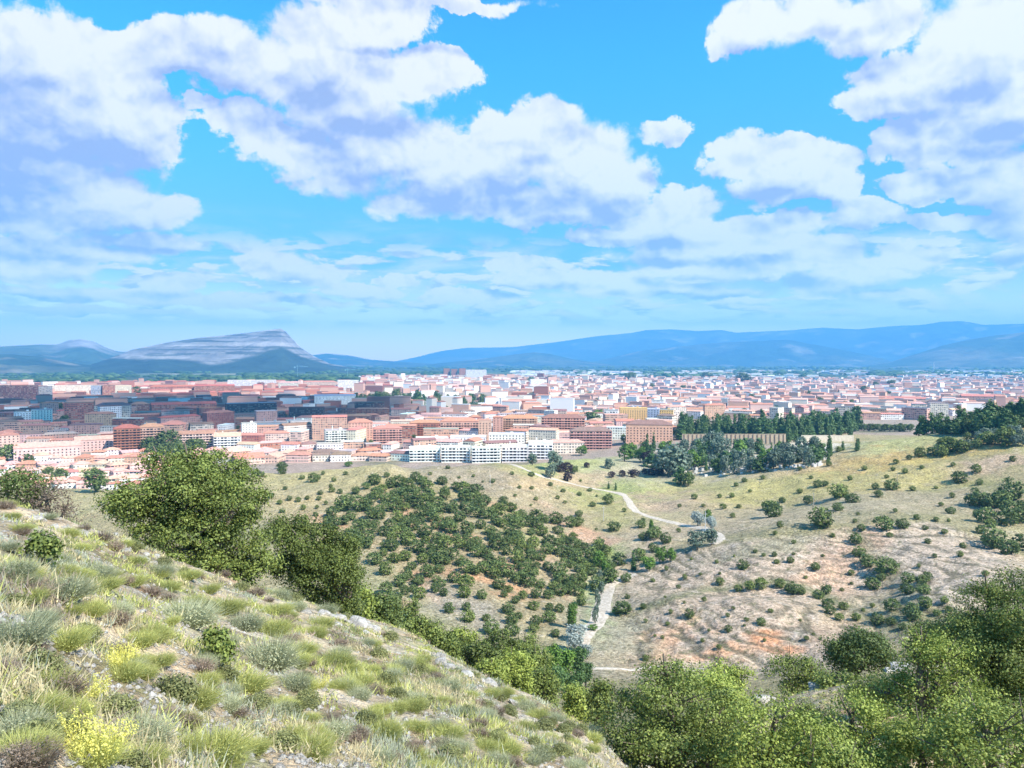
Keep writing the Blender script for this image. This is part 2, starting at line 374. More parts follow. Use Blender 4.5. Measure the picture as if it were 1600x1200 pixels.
# rock ledges that follow the contours on the bare right hills
ridge = np.interp(PX, [900,960,1040,1120,1200,1300,1370,1450,1520,1600,1700], [960,900,868,852,840,828,820,815,835,872,890])
hillR = smooth(940, 1000, PX) * smooth(-5, 4, PY - ridge + 3 * nC) * (RR > 200) * (RR < 470)
col = lerp(col, (.24, .225, .11), smooth(930, 1050, PX) * (1 - smooth(-4, 3, PY - ridge + 4 * nC)) * smooth(-34, -6, PY - ridge + 9 * nB) * (RR > 300) * (RR < 560) * .75)
gul = np.interp(PX, [900,960,1040,1120,1200,1260,1310,1360,1420,1500], [1000,968,941,922,911,922,944,968,985,990])
hsh = hillR * smooth(960, 1010, PX)
col = lerp(col, (.15, .165, .075), hsh * np.exp(-((PY - gul + 4 * nC + 5) / 6.5) ** 2) * smooth(1430, 1380, PX) * .8)
col = lerp(col, (.17, .18, .09), hillR * np.exp(-((PX - np.interp(PY, [830, 880, 920, 980], [1335, 1372, 1425, 1420]) + 14 * nB) / np.interp(PY, [830, 980], [12, 42])) ** 2) * .55)
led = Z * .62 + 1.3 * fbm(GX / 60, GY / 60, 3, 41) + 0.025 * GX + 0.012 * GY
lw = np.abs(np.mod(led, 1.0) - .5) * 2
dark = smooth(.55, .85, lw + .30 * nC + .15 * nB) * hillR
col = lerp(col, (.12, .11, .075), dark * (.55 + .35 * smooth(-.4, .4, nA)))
col = lerp(col, (.52, .44, .38), smooth(.3, .8, fbm(GX / 6, GY / 6, 3, 43) + .25 * nB) * hillR * .6)
# small tufts and scattered stones everywhere in the middle distance
spk = fbm(GX / 2.2, GY / 2.2, 3, 47)
midm = (RR > 180) * (RR < 800)
col = lerp(col, (.14, .14, .07), smooth(.30, .62, spk) * midm * .75)
col = lerp(col, (.52, .45, .37), smooth(.34, .66, fbm(GX / 3.1 + 50, GY / 3.1, 3, 48)) * midm * .45)
Z += hillR * (1.1 * (1 - np.abs(fbm(GX / 17, GY / 30, 3, 91)) * 2) - 1.0)
Z += hillR * .8 * (.5 - lw) * smooth(-.5, .5, nA + nB) * smooth(-.4, .3, nB)
# town floor, then fields and dark woods on the plain
tw = smooth(600, 700, RR) * (1 - smooth(30, 110, PX - 1320 + (700 - PY) * 1.0))
tw = np.where((PX < 860) | (RR > 760), smooth(640, 720, RR), 0) * (RR > 600)
tw = tw * np.where((PX > 930) & (RR < 800), 0, 1) * np.where((PX > 1230) & (RR < 1050), 0, 1)
col = lerp(col, town, tw)
col = lerp(col, (.30, .26, .22), smooth(0, .5, fbm(GX / 40, GY / 40, 3, 51)) * tw * .6)
col = lerp(col, (.09, .13, .05), smooth(.25, .6, fbm(GX / 70, GY / 70, 3, 52)) * tw * .6)
pl = smooth(3600, 4600, RR)
fld = fbm(GX / 1300, GY / 500, 3, 53)
pc = lerp(np.broadcast_to(np.array([.055, .085, .05]), col.shape), (.10, .15, .07), smooth(-.1, .4, fld))
pc = lerp(pc, (.50, .42, .28), smooth(.35, .5, fbm(GX / 2200 + 3, GY / 420, 3, 54)) * .8)
pc = lerp(pc, (.045, .075, .045), smooth(.0, .3, fbm(GX / 900 + 8, GY / 260, 3, 55)) * .8)
pc = lerp(pc, (.045, .08, .05), smooth(7500, 9500, RR))
col = lerp(col, (0, 0, 0), pl * 0) * (1 - pl[..., None]) + pc * pl[..., None]
# viewer's own slope: sand and pale stone between the plants
fgm = 1 - smooth(70, 120, RR)
fc = np.broadcast_to(np.array([.42, .37, .22]), col.shape).copy()
fc = lerp(fc, (.55, .46, .34), smooth(-.15, .2, fbm(GX / 1.6, GY / 1.6, 4, 61)) * .85)
fc = lerp(fc, (.56, .49, .39), smooth(.05, .3, fbm(GX / 2.5 + 3, GY / 2.5, 4, 62)) * .75)
fc = lerp(fc, (.50, .27, .14), smooth(.38, .6, fbm(GX / 1.2 + 7, GY / 1.2, 3, 63)) * .7)
fc = lerp(fc, (.22, .24, .08), smooth(.05, .5, fbm(GX / 3 + 5, GY / 3, 4, 64)) * .75)
BARE = [(hit(X, Y, 2.2, 60)[:2], w * math.hypot(*hit(X, Y, 2.2, 60)[:2]) / F) for X, Y, w in [(175,1085,40),(205,1110,44),(235,1140,34),(60,1165,50),(100,1180,40),(290,1040,30),(265,1015,26),(330,1100,30),(455,1185,44),(430,1160,30),(20,1060,30),(50,1030,22),
    (120,945,26),(560,1165,30),(500,1130,24),(375,1085,22),(640,1150,24),(600,1115,20),(700,1170,26),(90,1120,26),(270,1190,30),(480,1050,20),(395,1010,18),(330,965,18),(230,965,22),(820,1180,22),(760,1150,18)]]
def bare(x, y):
    b = np.zeros(np.shape(x)); wob = .45 * fbm(x / .6, y / .6, 3, 66)
    for (c, w) in BARE: b = np.maximum(b, 1 - np.hypot((x - c[0]), (y - c[1]) * .55) / w)
    return smooth(-.05, .35, b + wob * (b > -.6))
fc = lerp(fc, (.60, .46, .32), bare(GX, GY) * .9)
col = col * (1 - fgm[..., None]) + fc * fgm[..., None]
mD = smooth(90, 130, RR) * (1 - smooth(150, 240, RR))
col = lerp(col, (.20, .19, .10), mD * .6)

gm, G2, gb = mat_new('dry_soil_and_grass', 0.95)
vc = gm.node_tree.nodes.new('ShaderNodeVertexColor'); vc.layer_name = 'col'
geo = G2.n.new('ShaderNodeNewGeometry')
cdn = G2.n.new('ShaderNodeTexCoord')
pos = geo.outputs['Position']
f1 = G2.noise(pos, 0.9, 8, 0.65); f2 = G2.noise(pos, 0.11, 7, 0.6); f3 = G2.noise(pos, 14.0, 5, 0.6)
base = G2.mix(1.0, vc.outputs['Color'], G2.mix(G2.ss(f1, .3, .7), (.48, .46, .42), (1.45, 1.45, 1.45)), 'MULTIPLY')
spot = G2.noise(G2.v('ADD', pos, (40, 10, 0)), 0.55, 7, 0.68)
rfar = G2.ss(G2.v('LENGTH', pos, out=1), 110, 200)
base = G2.mix(G2.m('MULTIPLY', G2.ss(spot, .56, .64), G2.m('MULTIPLY', rfar, .62)), base, (.13, .13, .065))
spot2 = G2.noise(G2.v('ADD', pos, (4, 70, 0)), 0.8, 7, 0.7)
base = G2.mix(G2.m('MULTIPLY', G2.ss(spot2, .60, .68), G2.m('MULTIPLY', rfar, .5)), base, (.56, .50, .43))
base = G2.mix(1.0, base, G2.mix(G2.ss(f2, .3, .7), (.86, .86, .84), (1.14, 1.13, 1.12)), 'MULTIPLY')
base = G2.mix(1.0, base, G2.mix(G2.ss(f3, .3, .7), (.85, .84, .82), (1.15, 1.15, 1.15)), 'MULTIPLY')
G2.l.new(base, gb.inputs['Base Color'])
def bump(G_, b_, h, strength, dist):
    x = G_.n.new('ShaderNodeBump'); x.inputs['Strength'].default_value = strength; x.inputs['Distance'].default_value = dist
    G_.l.new(h, x.inputs['Height']); G_.l.new(x.outputs[0], b_.inputs['Normal']); return x
hh = G2.m('ADD', G2.m('MULTIPLY', f1, 1.1), G2.m('MULTIPLY', f3, 0.06))
bump(G2, gb, hh, 0.9, 1.0)
na, nr_ = Z.shape
idx = np.arange(na * nr_).reshape(na, nr_)
quads = np.stack([idx[:-1, :-1], idx[:-1, 1:], idx[1:, 1:], idx[1:, :-1]], -1).reshape(-1, 4)
verts = np.stack([GX, GY, Z], -1).reshape(-1, 3)
gme = mk_mesh('ground', verts, quads, gm, True, col.reshape(-1, 3))
tag(link('ground', gme), kind='structure')
# cap under the viewer's feet
cn = len(az); cv = np.concatenate([verts.reshape(na, nr_, 3)[:, 0], [[0, 0, -1.75]]])
cap = mk_mesh('path', cv, np.stack([np.arange(cn - 1), np.arange(1, cn), np.full(cn - 1, cn)], -1), gm, True, np.tile([.42, .37, .24], (cn + 1, 1)))
tag(link('path', cap), kind='structure')
def ribbon(name, pts, width, mat, r0=200, r1=760, lift=.18):
    P = [hit(X, Y, r0, r1) for X, Y in pts]; Q = []
    for i in range(len(P) - 1):
        n = max(2, int(math.dist(P[i][:2], P[i + 1][:2]) / 2.5))
        for k in range(n): t = k / n; Q.append((P[i][0] * (1 - t) + P[i + 1][0] * t, P[i][1] * (1 - t) + P[i + 1][1] * t))
    Q.append(P[-1][:2]); Q = np.array(Q)
    for _ in range(6): Q[1:-1] = (Q[:-2] + Q[1:-1] * 2 + Q[2:]) / 4
    T = np.gradient(Q, axis=0); T /= np.linalg.norm(T, axis=1, keepdims=True); Nn = np.stack([-T[:, 1], T[:, 0]], 1)
    s_ = np.cumsum(np.r_[0, np.linalg.norm(np.diff(Q, axis=0), axis=1)])
    w = width * (1 + .25 * fbm(s_ / 9, s_ * 0, 3, 5))
    V_ = []
    for k in np.linspace(-1, 1, 7):
        q = Q + Nn * (w * .5 * k)[:, None]; V_.append(np.stack([q[:, 0], q[:, 1], ground_z(q[:, 0], q[:, 1]) + lift * (1 - .9 * k * k * k * k)], 1))
    V_ = np.stack(V_, 1); n = len(Q); ii = np.arange(n * 7).reshape(n, 7)
    me = mk_mesh(name, V_.reshape(-1, 3), np.stack([ii[:-1, :-1], ii[1:, :-1], ii[1:, 1:], ii[:-1, 1:]], -1).reshape(-1, 4), mat, True)
    return tag(link(name, me), kind='structure')
M_trk, Gt, tb = mat_new('pale_gravel', .95)
tp = Gt.n.new('ShaderNodeNewGeometry').outputs['Position']
Gt.l.new(Gt.mix(Gt.ss(Gt.noise(tp, .8, 7, .65), .35, .65), (.38, .32, .25), (.60, .53, .45)), tb.inputs['Base Color'])
ribbon('track', [(796,720),(815,732),(835,741),(857,747),(882,753),(915,761),(950,767),(968,770),(978,776),(984,787),(992,798),(1008,805),(1031,812),(1057,818),(1084,823),(1105,828),(1124,837),(1126,845),(1112,851)], 5.0, M_trk, 300)
ribbon('track', [(990,897),(962,905),(948,916),(945,930),(941,948),(937,968),(915,985),(905,1010)], 6.5, M_trk, 230, 420)
ribbon('road', [(880,1040),(926,1046),(985,1047),(1050,1043),(1100,1046)], 2.2, M_trk, 190, 300)


# ------------------------------------------------------------------ mountains: height fields with their own depth
def rock_mat(name, lo, hi, rocky, rock_lo=.5, strata=0.0):
    m, G_, b = mat_new(name, .95)
    v = m.node_tree.nodes.new('ShaderNodeVertexColor'); v.layer_name = 'col'
    p = G_.n.new('ShaderNodeNewGeometry').outputs['Position']
    n = G_.noise(p, .004, 8, .62)
    c = G_.mix(1.0, v.outputs['Color'], G_.mix(G_.ss(n, .3, .7), (.65, .65, .65), (1.3, 1.3, 1.3)), 'MULTIPLY')
    G_.l.new(c, b.inputs['Base Color'])
    bump(G_, b, n, .8, 60)
    return m
mm = rock_mat('mountain_side', 0, 0, 0)
def mountain(name, crest, r_c, r_in, r_out, colfn, seed, amp=.22, nA_=260, nR=70, base=-98, sharp=1.3):
    xs = np.array([c[0] for c in crest], float); ys = np.array([c[1] for c in crest], float)
    X = np.linspace(xs[0], xs[-1], nA_); Y = np.interp(X, xs, ys)
    a_ = np.arctan((X - 800) / F); t = np.linspace(-1, 1, nR)
    TT, A2 = np.meshgrid(t, a_)
    rr = np.where(TT < 0, r_c + TT * (r_c - r_in), r_c + TT * (r_out - r_c))
    hc = np.array([r_c * slope(x, y) for x, y in zip(X, Y)]) - base
    gx, gy = rr * np.sin(A2), rr * np.cos(A2)
    pr = (1 - np.abs(TT)) ** sharp
    w = (hc.max())
    er = 1 - np.abs(fbm(gx / (w * 1.6), gy / (w * 1.6), 5, seed, .55)) * 1.5
    low = fbm(gx / (w * 4), gy / (w * 4), 3, seed + 3)
    ed = np.clip(1 - np.abs(TT), 0, 1); body_ = 4 * ed * (1 - ed)
    h = hc[:, None] * (pr + amp * body_ * (er - .6) * .9 + amp * .5 * body_ * low)
    # erosion on the crest itself is already in the profile
    h = np.maximum(h, -20)
    z = base + np.where(np.abs(TT) > .985, -30, h)
    cc = colfn(gx, gy, z, h / np.maximum(hc[:, None], 1), TT, A2, er, X[:, None] + 0 * TT)
    ii = np.arange(nA_ * nR).reshape(nA_, nR)
    q = np.stack([ii[:-1, :-1], ii[:-1, 1:], ii[1:, 1:], ii[1:, :-1]], -1).reshape(-1, 4)
    me = mk_mesh(name, np.stack([gx, gy, z], -1).reshape(-1, 3), q, mm, True, cc.reshape(-1, 3))
    return tag(link(name, me), kind='structure')
def forest_col(a=(.028, .055, .045), b=(.08, .095, .065), s=1):
    def f(x, y, z, hn, T, A_, er, X):
        n = fbm(x / 900, y / 900, 4, s)
        c = lerp(np.broadcast_to(np.array(a, float), x.shape + (3,)), b, smooth(-.1, .5, n))
        return lerp(c, (.30, .26, .20), smooth(.32, .5, fbm(x / 700 + 9, y / 350, 4, s + 5)) * .5)
    return f
def table_col(x, y, z, hn, T, A_, er, X):
    c = np.broadcast_to(np.array([.22, .21, .21], float), x.shape + (3,)).copy()
    st_ = fbm(z / 26 + x / 2600, x / 900, 3, 77)
    c = lerp(c, (.31, .29, .28), smooth(-.05, .3, st_ + .5 * fbm(x / 160, y / 160, 4, 90)))
    c = lerp(c, (.06, .07, .06), smooth(.0, .3, fbm(z / 15 + 3, x / 420, 3, 78) + .35 * fbm(x / 110, y / 110, 4, 92)) * .85)
    lim = np.interp(X, [150, 200, 330, 400, 455, 600], [1.2, .55, .18, .34, .52, 1.2])
    c = lerp(c, (.03, .05, .04), 1 - smooth(lim - .05, lim + .07, hn + .09 * fbm(x / 500, y / 500, 4, 79)))
    return c
def peak_col(x, y, z, hn, T, A_, er, X):
    c = forest_col((.05, .08, .05), (.09, .11, .07), 5)(x, y, z, hn, T, A_, er, X)
    k = np.exp(-((X - 128) / 42) ** 2) * smooth(.62, .72, hn + .1 * fbm(x / 500, y / 500, 4, 80))
    return lerp(c, (.31, .29, .29), k)
mountain('mountain', [(-420,560),(-200,545),(-60,540),(0,541),(60,538),(90,538),(108,531),(128,529),(148,533),(165,542),(185,549),(260,552),(360,562),(420,572)], 12500, 9800, 16500, peak_col, 81)
mountain('mountain', [(-400,556),(-180,548),(-60,553),(20,553),(60,557),(110,566),(170,574),(260,578)], 8700, 7200, 10800, forest_col(s=9), 82)
mountain('mountain', [(120,577),(165,562),(205,547),(262,535),(310,528),(350,524),(395,519),(430,514),(440,513),(447,518),(456,528),(470,543),(490,556),(515,568),(560,576)], 9000, 7300, 11000, table_col, 83, amp=.16, nA_=420, nR=130, sharp=.85)
mountain('mountain', [(430,573),(480,556),(510,552),(545,555),(580,562),(640,566),(700,570),(760,574)], 17000, 14000, 20000, forest_col(s=12), 84)
mountain('mountain', [(560,575),(610,566),(650,558),(690,548),(730,543),(800,542),(870,534),(930,525),(985,520),(1010,515),(1050,514),(1090,517),(1125,515),(1150,519),(1200,517),(1240,515),(1285,511),(1340,514),(1390,509),(1440,507),(1470,502),(1500,501),(1515,503),(1535,507),(1600,505),(1700,512),(1900,505),(2200,530),(2500,560)], 25000, 20500, 31000, forest_col((.04,.07,.06),(.09,.11,.09),s=13), 85, nA_=500, nR=90)
mountain('mountain', [(880,574),(940,562),(1000,548),(1060,541),(1110,536),(1160,533),(1230,530),(1290,541),(1350,553),(1400,566),(1440,575)], 18500, 16000, 22000, forest_col(s=14), 86, nA_=300)
mountain('mountain', [(600,574),(660,570),(740,562),(800,554),(835,550),(860,553),(900,562),(960,570),(1040,575)], 15500, 13500, 17500, forest_col(s=15), 87)
mountain('mountain', [(1330,575),(1390,566),(1430,553),(1470,540),(1510,531),(1550,524),(1600,518),(1700,510),(1850,520),(2100,560)], 15800, 12500, 18500, forest_col((.05,.08,.05),(.15,.14,.10),s=16), 88, nA_=300)

# ------------------------------------------------------------------ air
hz = bpy.data.materials.new('air'); hz.use_nodes = True; ht = hz.node_tree
for n in list(ht.nodes):
    if n.type == 'BSDF_PRINCIPLED': ht.nodes.remove(n)
pv = ht.nodes.new('ShaderNodeVolumePrincipled')
pv.inputs['Color'].default_value = (.15, .52, 1.0, 1); pv.inputs['Density'].default_value = HAZE = 7.0e-5
ht.links.new(pv.outputs[0], [n for n in ht.nodes if n.type == 'OUTPUT_MATERIAL'][0].inputs['Volume'])
hb = [(-33500, -33500), (33500, -33500), (33500, 33500), (-33500, 33500)]
hv = [(x, y, z) for z in (-160, 1700) for x, y in hb]
hf = [(3, 2, 1, 0), (4, 5, 6, 7), (0, 1, 5, 4), (1, 2, 6, 5), (2, 3, 7, 6), (3, 0, 4, 7)]
tag(link('haze', mk_mesh('haze', hv, hf, hz)), kind='stuff')

# ------------------------------------------------------------------ registry: every thing and what singles it out
REG = []
def reg(o, look, noun, cat, group=None, label=None):
    o['category'] = cat
    if group: o['group'] = group
    if label: o['label'] = label
    else: REG.append((o, look, noun))
    return o

# ------------------------------------------------------------------ foliage
def leaf_mat(name, a, b, trans=.22, var=.22):
    """leaf colours run between a and b with a per-leaf attribute, and shift a little from plant to plant"""
    m = bpy.data.materials.new(name); m.use_nodes = True
    G_ = NG(m.node_tree); bs = m.node_tree.nodes['Principled BSDF']; out = [n for n in G_.n if n.type == 'OUTPUT_MATERIAL'][0]
    v = G_.n.new('ShaderNodeVertexColor'); v.layer_name = 'col'
    oi = G_.n.new('ShaderNodeObjectInfo')
    s_ = G_.sep(v.outputs['Color'])
    c = G_.mix(s_[0], a, b)
    c = G_.mix(1.0, c, G_.mix(oi.outputs['Random'], (1 - var, 1 - var, 1 - var * 1.2), (1 + var, 1 + var * .8, 1 + var * .5)), 'MULTIPLY')
    G_.l.new(c, bs.inputs['Base Color']); bs.inputs['Roughness'].default_value = .55; bs.inputs['Specular IOR Level'].default_value = .3
    tr = G_.n.new('ShaderNodeBsdfTranslucent'); G_.l.new(c, tr.inputs[0])
    mx_ = G_.n.new('ShaderNodeMixShader'); mx_.inputs[0].default_value = trans
    G_.l.new(bs.outputs[0], mx_.inputs[1]); G_.l.new(tr.outputs[0], mx_.inputs[2]); G_.l.new(mx_.outputs[0], out.inputs['Surface'])
    return m
M_oak = leaf_mat('oak_leaf', (.050, .080, .020), (.25, .315, .085))
M_oakl = leaf_mat('pale_oak_leaf', (.12, .165, .028), (.43, .52, .13))
M_bush = leaf_mat('bush_leaf', (.050, .085, .026), (.20, .265, .085))
M_pine = leaf_mat('conifer_leaf', (.040, .090, .028), (.15, .25, .085))
M_blue = leaf_mat('bluish_leaf', (.09, .14, .105), (.24, .31, .24))
M_lime = leaf_mat('bright_leaf', (.06, .13, .02), (.20, .34, .06))
M_purp = leaf_mat('purple_leaf', (.03, .02, .03), (.075, .05, .06))
M_will = leaf_mat('pale_leaf', (.30, .36, .35), (.50, .56, .54), .3)
M_bark, Gb, bb = mat_new('bark', .95)
bb.inputs['Base Color'].default_value = (.12, .095, .07, 1)
Gb.l.new(Gb.mix(Gb.noise(Gb.n.new('ShaderNodeNewGeometry').outputs['Position'], 9, 6, .65), (.05, .04, .03), (.24, .20, .16)), bb.inputs['Base Color'])

def cards(P, N, size, r, elong=1.5):
    """one small diamond leaf per point P, facing N"""
    n = len(P)
    N = N / np.maximum(np.linalg.norm(N, axis=1, keepdims=True), 1e-6)
    T = r.normal(size=(n, 3)); T -= (T * N).sum(1, keepdims=True) * N
    T /= np.maximum(np.linalg.norm(T, axis=1, keepdims=True), 1e-6)
    B = np.cross(N, T); s = (size * r.uniform(.6, 1.3, n))[:, None]
    V_ = np.stack([P - T * s * elong * .5, P + B * s * .5, P + T * s * elong * .5, P - B * s * .5], 1).reshape(-1, 3)
    return V_, np.arange(n * 4).reshape(n, 4)
def crown_data(lobes, n_clump, per, csig, leaf, seed, flat=.75, low=.35, fill=.25, sub=0):
    r = np.random.default_rng(seed); L = np.array(lobes, float)
    if sub:                       # break each lobe into ragged boughs
        S = []
        for l in L:
            for _ in range(sub):
                d = r.normal(size=3); d[2] = d[2] if r.random() < .3 else abs(d[2]); d /= np.linalg.norm(d); k = r.uniform(.22, .40)
                S.append([*(l[:3] + d * l[3:6] * r.uniform(.62, .98)), *(l[3:6] * k * [1, 1, .85])])
            S.append([*l[:3], *(l[3:6] * .62)])
        L = np.array(S)
    wgt = (L[:, 3] * L[:, 4] + L[:, 4] * L[:, 5] + L[:, 3] * L[:, 5]); wgt /= wgt.sum()
    pts = []; nor = []
    while len(pts) < n_clump:
        k = r.choice(len(L), p=wgt); d = r.normal(size=3); d /= np.linalg.norm(d)
        if d[2] < -.15 and r.random() > low: continue
        q = 1.0 + r.normal() * .07 if r.random() > fill else r.uniform(.45, .95)
        p = L[k, :3] + d * L[k, 3:6] * q
        inside = (((p - L[:, :3]) / L[:, 3:6]) ** 2).sum(1)
        if (np.delete(inside, k) < .55).any() and r.random() > .12: continue
        pts.append(p); nor.append(d / L[k, 3:6])
    pts = np.array(pts); nor = np.array(nor); nor /= np.linalg.norm(nor, axis=1, keepdims=True)
    tone = np.clip(r.normal(.5, .2, n_clump), 0, 1)
    cs = csig * r.uniform(.65, 1.4, n_clump)
    ci = np.repeat(np.arange(n_clump), per)
    off = r.normal(size=(len(ci), 3)) * cs[ci][:, None] * [1, 1, flat]
    P = pts[ci] + off
    N = nor[ci] * .6 + off / np.maximum(cs[ci][:, None], 1e-6) * .35 + r.normal(size=P.shape) * .55 + [0, 0, .35]
    V_, F_ = cards(P, N, leaf, r)
    t = np.clip(tone[ci] + r.normal(0, .18, len(ci)), 0, 1)
    return V_, F_, np.repeat(t, 4)
def crown_mesh(name, mat, *a, **k):
    V_, F_, t = crown_data(*a, **k)
    return mk_mesh(name, V_, F_, mat, False, np.stack([t, t, t], 1))
def tube(path, radii, seg=7):
    path = np.array(path, float); V_ = []; F_ = []
    for i, (p, rr) in enumerate(zip(path, radii)):
        d = path[min(i + 1, len(path) - 1)] - path[max(i - 1, 0)]; d /= np.linalg.norm(d) + 1e-9
        a = np.cross(d, [0.31, .95, .1]); a /= np.linalg.norm(a); b = np.cross(d, a)
        for s in range(seg):
            t = 2 * math.pi * s / seg; V_.append(p + rr * (a * math.cos(t) + b * math.sin(t)))
    for i in range(len(path) - 1):
        for s in range(seg):
            F_.append((i * seg + s, i * seg + (s + 1) % seg, (i + 1) * seg + (s + 1) % seg, (i + 1) * seg + s))
    return np.array(V_), np.array(F_)
def join(parts):
    V_, F_, n = [], [], 0
    for v, f in parts: V_.append(v); F_.append(np.asarray(f) + n); n += len(v)
    return np.concatenate(V_), np.concatenate(F_)
def trunk_mesh(lobes, h0, rad, seed, twigs=0):
    r = np.random.default_rng(seed); parts = []
    top = np.array([0, 0, h0]); parts.append(tube([(0, 0, -1.2), (.03, .02, 0), (.1 * rad, 0, h0 * .5), top], [rad * 1.5, rad * 1.15, rad, rad * .85]))
    for L in lobes:
        e = np.array(L[:3], float) + r.normal(size=3) * .1 * L[5]; m_ = top * .5 + e * .5 + r.normal(size=3) * .12 * L[5]
        parts.append(tube([top * .85, m_, e, e + (e - m_) * .5], [rad * .6, rad * .4, rad * .22, rad * .07], 5))
        for q in range(twigs):
            d = r.normal(size=3); d[2] = abs(d[2]); d /= np.linalg.norm(d)
            parts.append(tube([e, e + d * L[3] * .5, e + d * L[3] * .97 + [0, 0, .1]], [rad * .15, rad * .08, rad * .02], 4))
    return mk_mesh('trunk', *join(parts), M_bark, True)

def tree(name, crown, trunk, loc, s, rz, look, noun, cat, group, label=None):
    e = bpy.data.objects.new(name, None); C.objects.link(e); e.location = loc; e.scale = s if hasattr(s, '__len__') else (s, s, s); e.rotation_euler.z = rz
    e.empty_display_size = .1
    link('crown', crown, e)
    if trunk: link('trunk', trunk, e)
    return reg(e, look, noun, cat, group, label)

def base_at(X, Y, r):
    """ground point under a pixel column at distance r"""
    a, b, c = ray(X, Y); h = math.hypot(a, b); x, y = a / h * r, b / h * r
    return x, y, float(ground_z(x, y))

# two big holm oaks behind the brow of the near slope
def at_px(X, Y, r):
    a, b, c = ray(X, Y); h = math.hypot(a, b); return np.array([a / h * r, b / h * r, c / h * r])
def oak_from_px(name, r, base_px, lobes_px, n_clump, per, leaf, mat, seed, label, twigs=0, csig=.23, group=None):
    """lobes are given where they stand in the photograph (centre and radii in pixels) and at a depth offset in metres"""
    bx, by, bz = base_at(base_px[0], base_px[1], r); bz -= .1
    lobes = []
    for (X, Y, rx, ry, dr) in lobes_px:
        p = at_px(X, Y, r + dr); k = (r + dr) / F / math.cos(math.atan((X - 800) / F)) 
        k *= .88; lobes.append((p[0] - bx, p[1] - by, p[2] - bz, rx * k, (rx + ry) * .5 * k, ry * k))
    L0 = np.array(lobes); zb = (L0[:, 2] - L0[:, 5]).min()
    if name != 'poplar' and zb > .25:      # skirts of leaves down to the ground
        cx, cy_ = L0[:, 0].mean(), L0[:, 1].mean(); hw = max(L0[:, 3].max(), (L0[:, 0].max() - L0[:, 0].min()) * .5)
        for q in (-.5, .15, .6): lobes.append((cx + q * hw, cy_ + q * .2 * hw, zb * .62, hw * .55, hw * .5, max(.35, zb * .72)))
    cr = crown_mesh('crown', mat, lobes, n_clump, per, csig, leaf, seed, sub=9, fill=.12)
    ztop = np.mean([l[2] for l in lobes]); h0 = max(.7, ztop * .45)
    tr = trunk_mesh(lobes, h0, .16 + .02 * len(lobes), seed + 1, twigs)
    return tree(name, cr, tr, (bx, by, bz), 1, 0, '', '', 'tree', group, label)
oak_from_px('holm_oak', 41, (330, 900), [(275,775,72,58,0),(232,800,62,45,1),(335,760,48,50,1.5),(365,790,48,55,-.5),(300,840,80,48,-1),(370,845,50,52,.5),(200,790,36,32,0),(300,725,36,20,1),(392,880,36,38,0),(255,735,30,24,.6),(320,888,58,30,-.3),(265,850,50,34,-.3),(370,905,44,26,0)],
            1150, 62, .085, M_oak, 11, 'largest dark holm oak standing behind the brow of the grassy slope at left', 1)
oak_from_px('holm_oak', 45, (540, 955), [(470,850,50,42,0),(520,875,46,46,-.5),(455,890,40,36,.5),(500,905,52,38,-1),(545,905,24,34,0),(440,835,26,24,1),(545,865,18,24,.4)],
            760, 62, .085, M_oak, 12, 'second holm oak, rounder and lower, just right of the largest one on the brow', 0)
oak_from_px('oak_shrub', 37, (40, 790), [(28,762,30,22,0),(8,768,20,18,0),(50,775,18,14,0)], 130, 55, .07, M_bush, 13, 'green oak shrub at the upper left edge on the brow of the slope')
oak_from_px('bare_shrub', 36, (82, 805), [(78,780,27,24,0),(62,790,18,16,0),(98,795,16,14,0)], 130, 26, .05, leaf_mat('dry_twig', (.13, .085, .07), (.26, .20, .17)), 14, 'brown leafless shrub beside the green one at the upper left', 9)

# oaks below the brow, in a band down to the gully
band = [(592,955,38,30,62),(560,935,22,18,60),(655,985,36,20,72),(690,1005,34,22,72),(722,1003,30,24,80),(745,1025,40,30,78),(782,1010,32,28,84),(800,1040,38,30,80),(838,1035,28,26,92),(850,1062,26,20,88),(768,1050,30,20,74),(820,1012,24,16,98),(630,965,24,16,78),(900,1092,22,20,70)]
for i, (X, Y, rx, ry, r) in enumerate(band):
    oak_from_px('holm_oak', r, (X, Y + ry), [(X - rx * .35, Y, rx * .62, ry * .8, 0), (X + rx * .4, Y + ry * .15, rx * .6, ry * .75, .5), (X, Y - ry * .3, rx * .55, ry * .65, -.3), (X + rx*.1, Y + ry * .5, rx * .8, ry * .5, 0)],
                230, 40, .15, (M_oak, M_oakl, M_oak)[i % 3] if i else M_bush, 30 + i, None, 0, .30, 'oaks in the band below the brow')
for e in [o for o in C.objects if o.get('group') == 'oaks in the band below the brow']: REG.append((e, 'olive green leafy', 'oak below the brow'))
REG[:] = [t for t in REG if t[2] != '']

# young green poplars in the gully
for (X, Y, rx, ry, r) in [(862,1030,15,24,170),(885,1038,17,28,175),(905,1035,14,24,180),(868,1060,16,18,165),(893,1065,18,14,168),(850,1055,12,16,172),(915,1052,10,16,182),(895,960,9,20,262)]:
    oak_from_px('poplar', r, (X, Y + ry + 6), [(X, Y + ry * .3, rx * .8, ry * .7, 0), (X - rx * .3, Y - ry * .2, rx * .6, ry * .6, 0), (X + rx * .3, Y - ry * .4, rx * .5, ry * .55, 0)],
                130, 22, .32, M_lime if rx % 2 else M_pine, int(X), None, 0, .45, 'trees in the gully')
for e in [o for o in C.objects if o.get('group') == 'trees in the gully']: REG.append((e, 'fresh green', 'tree in the gully'))
REG[:] = [t for t in REG if t[2] != '']

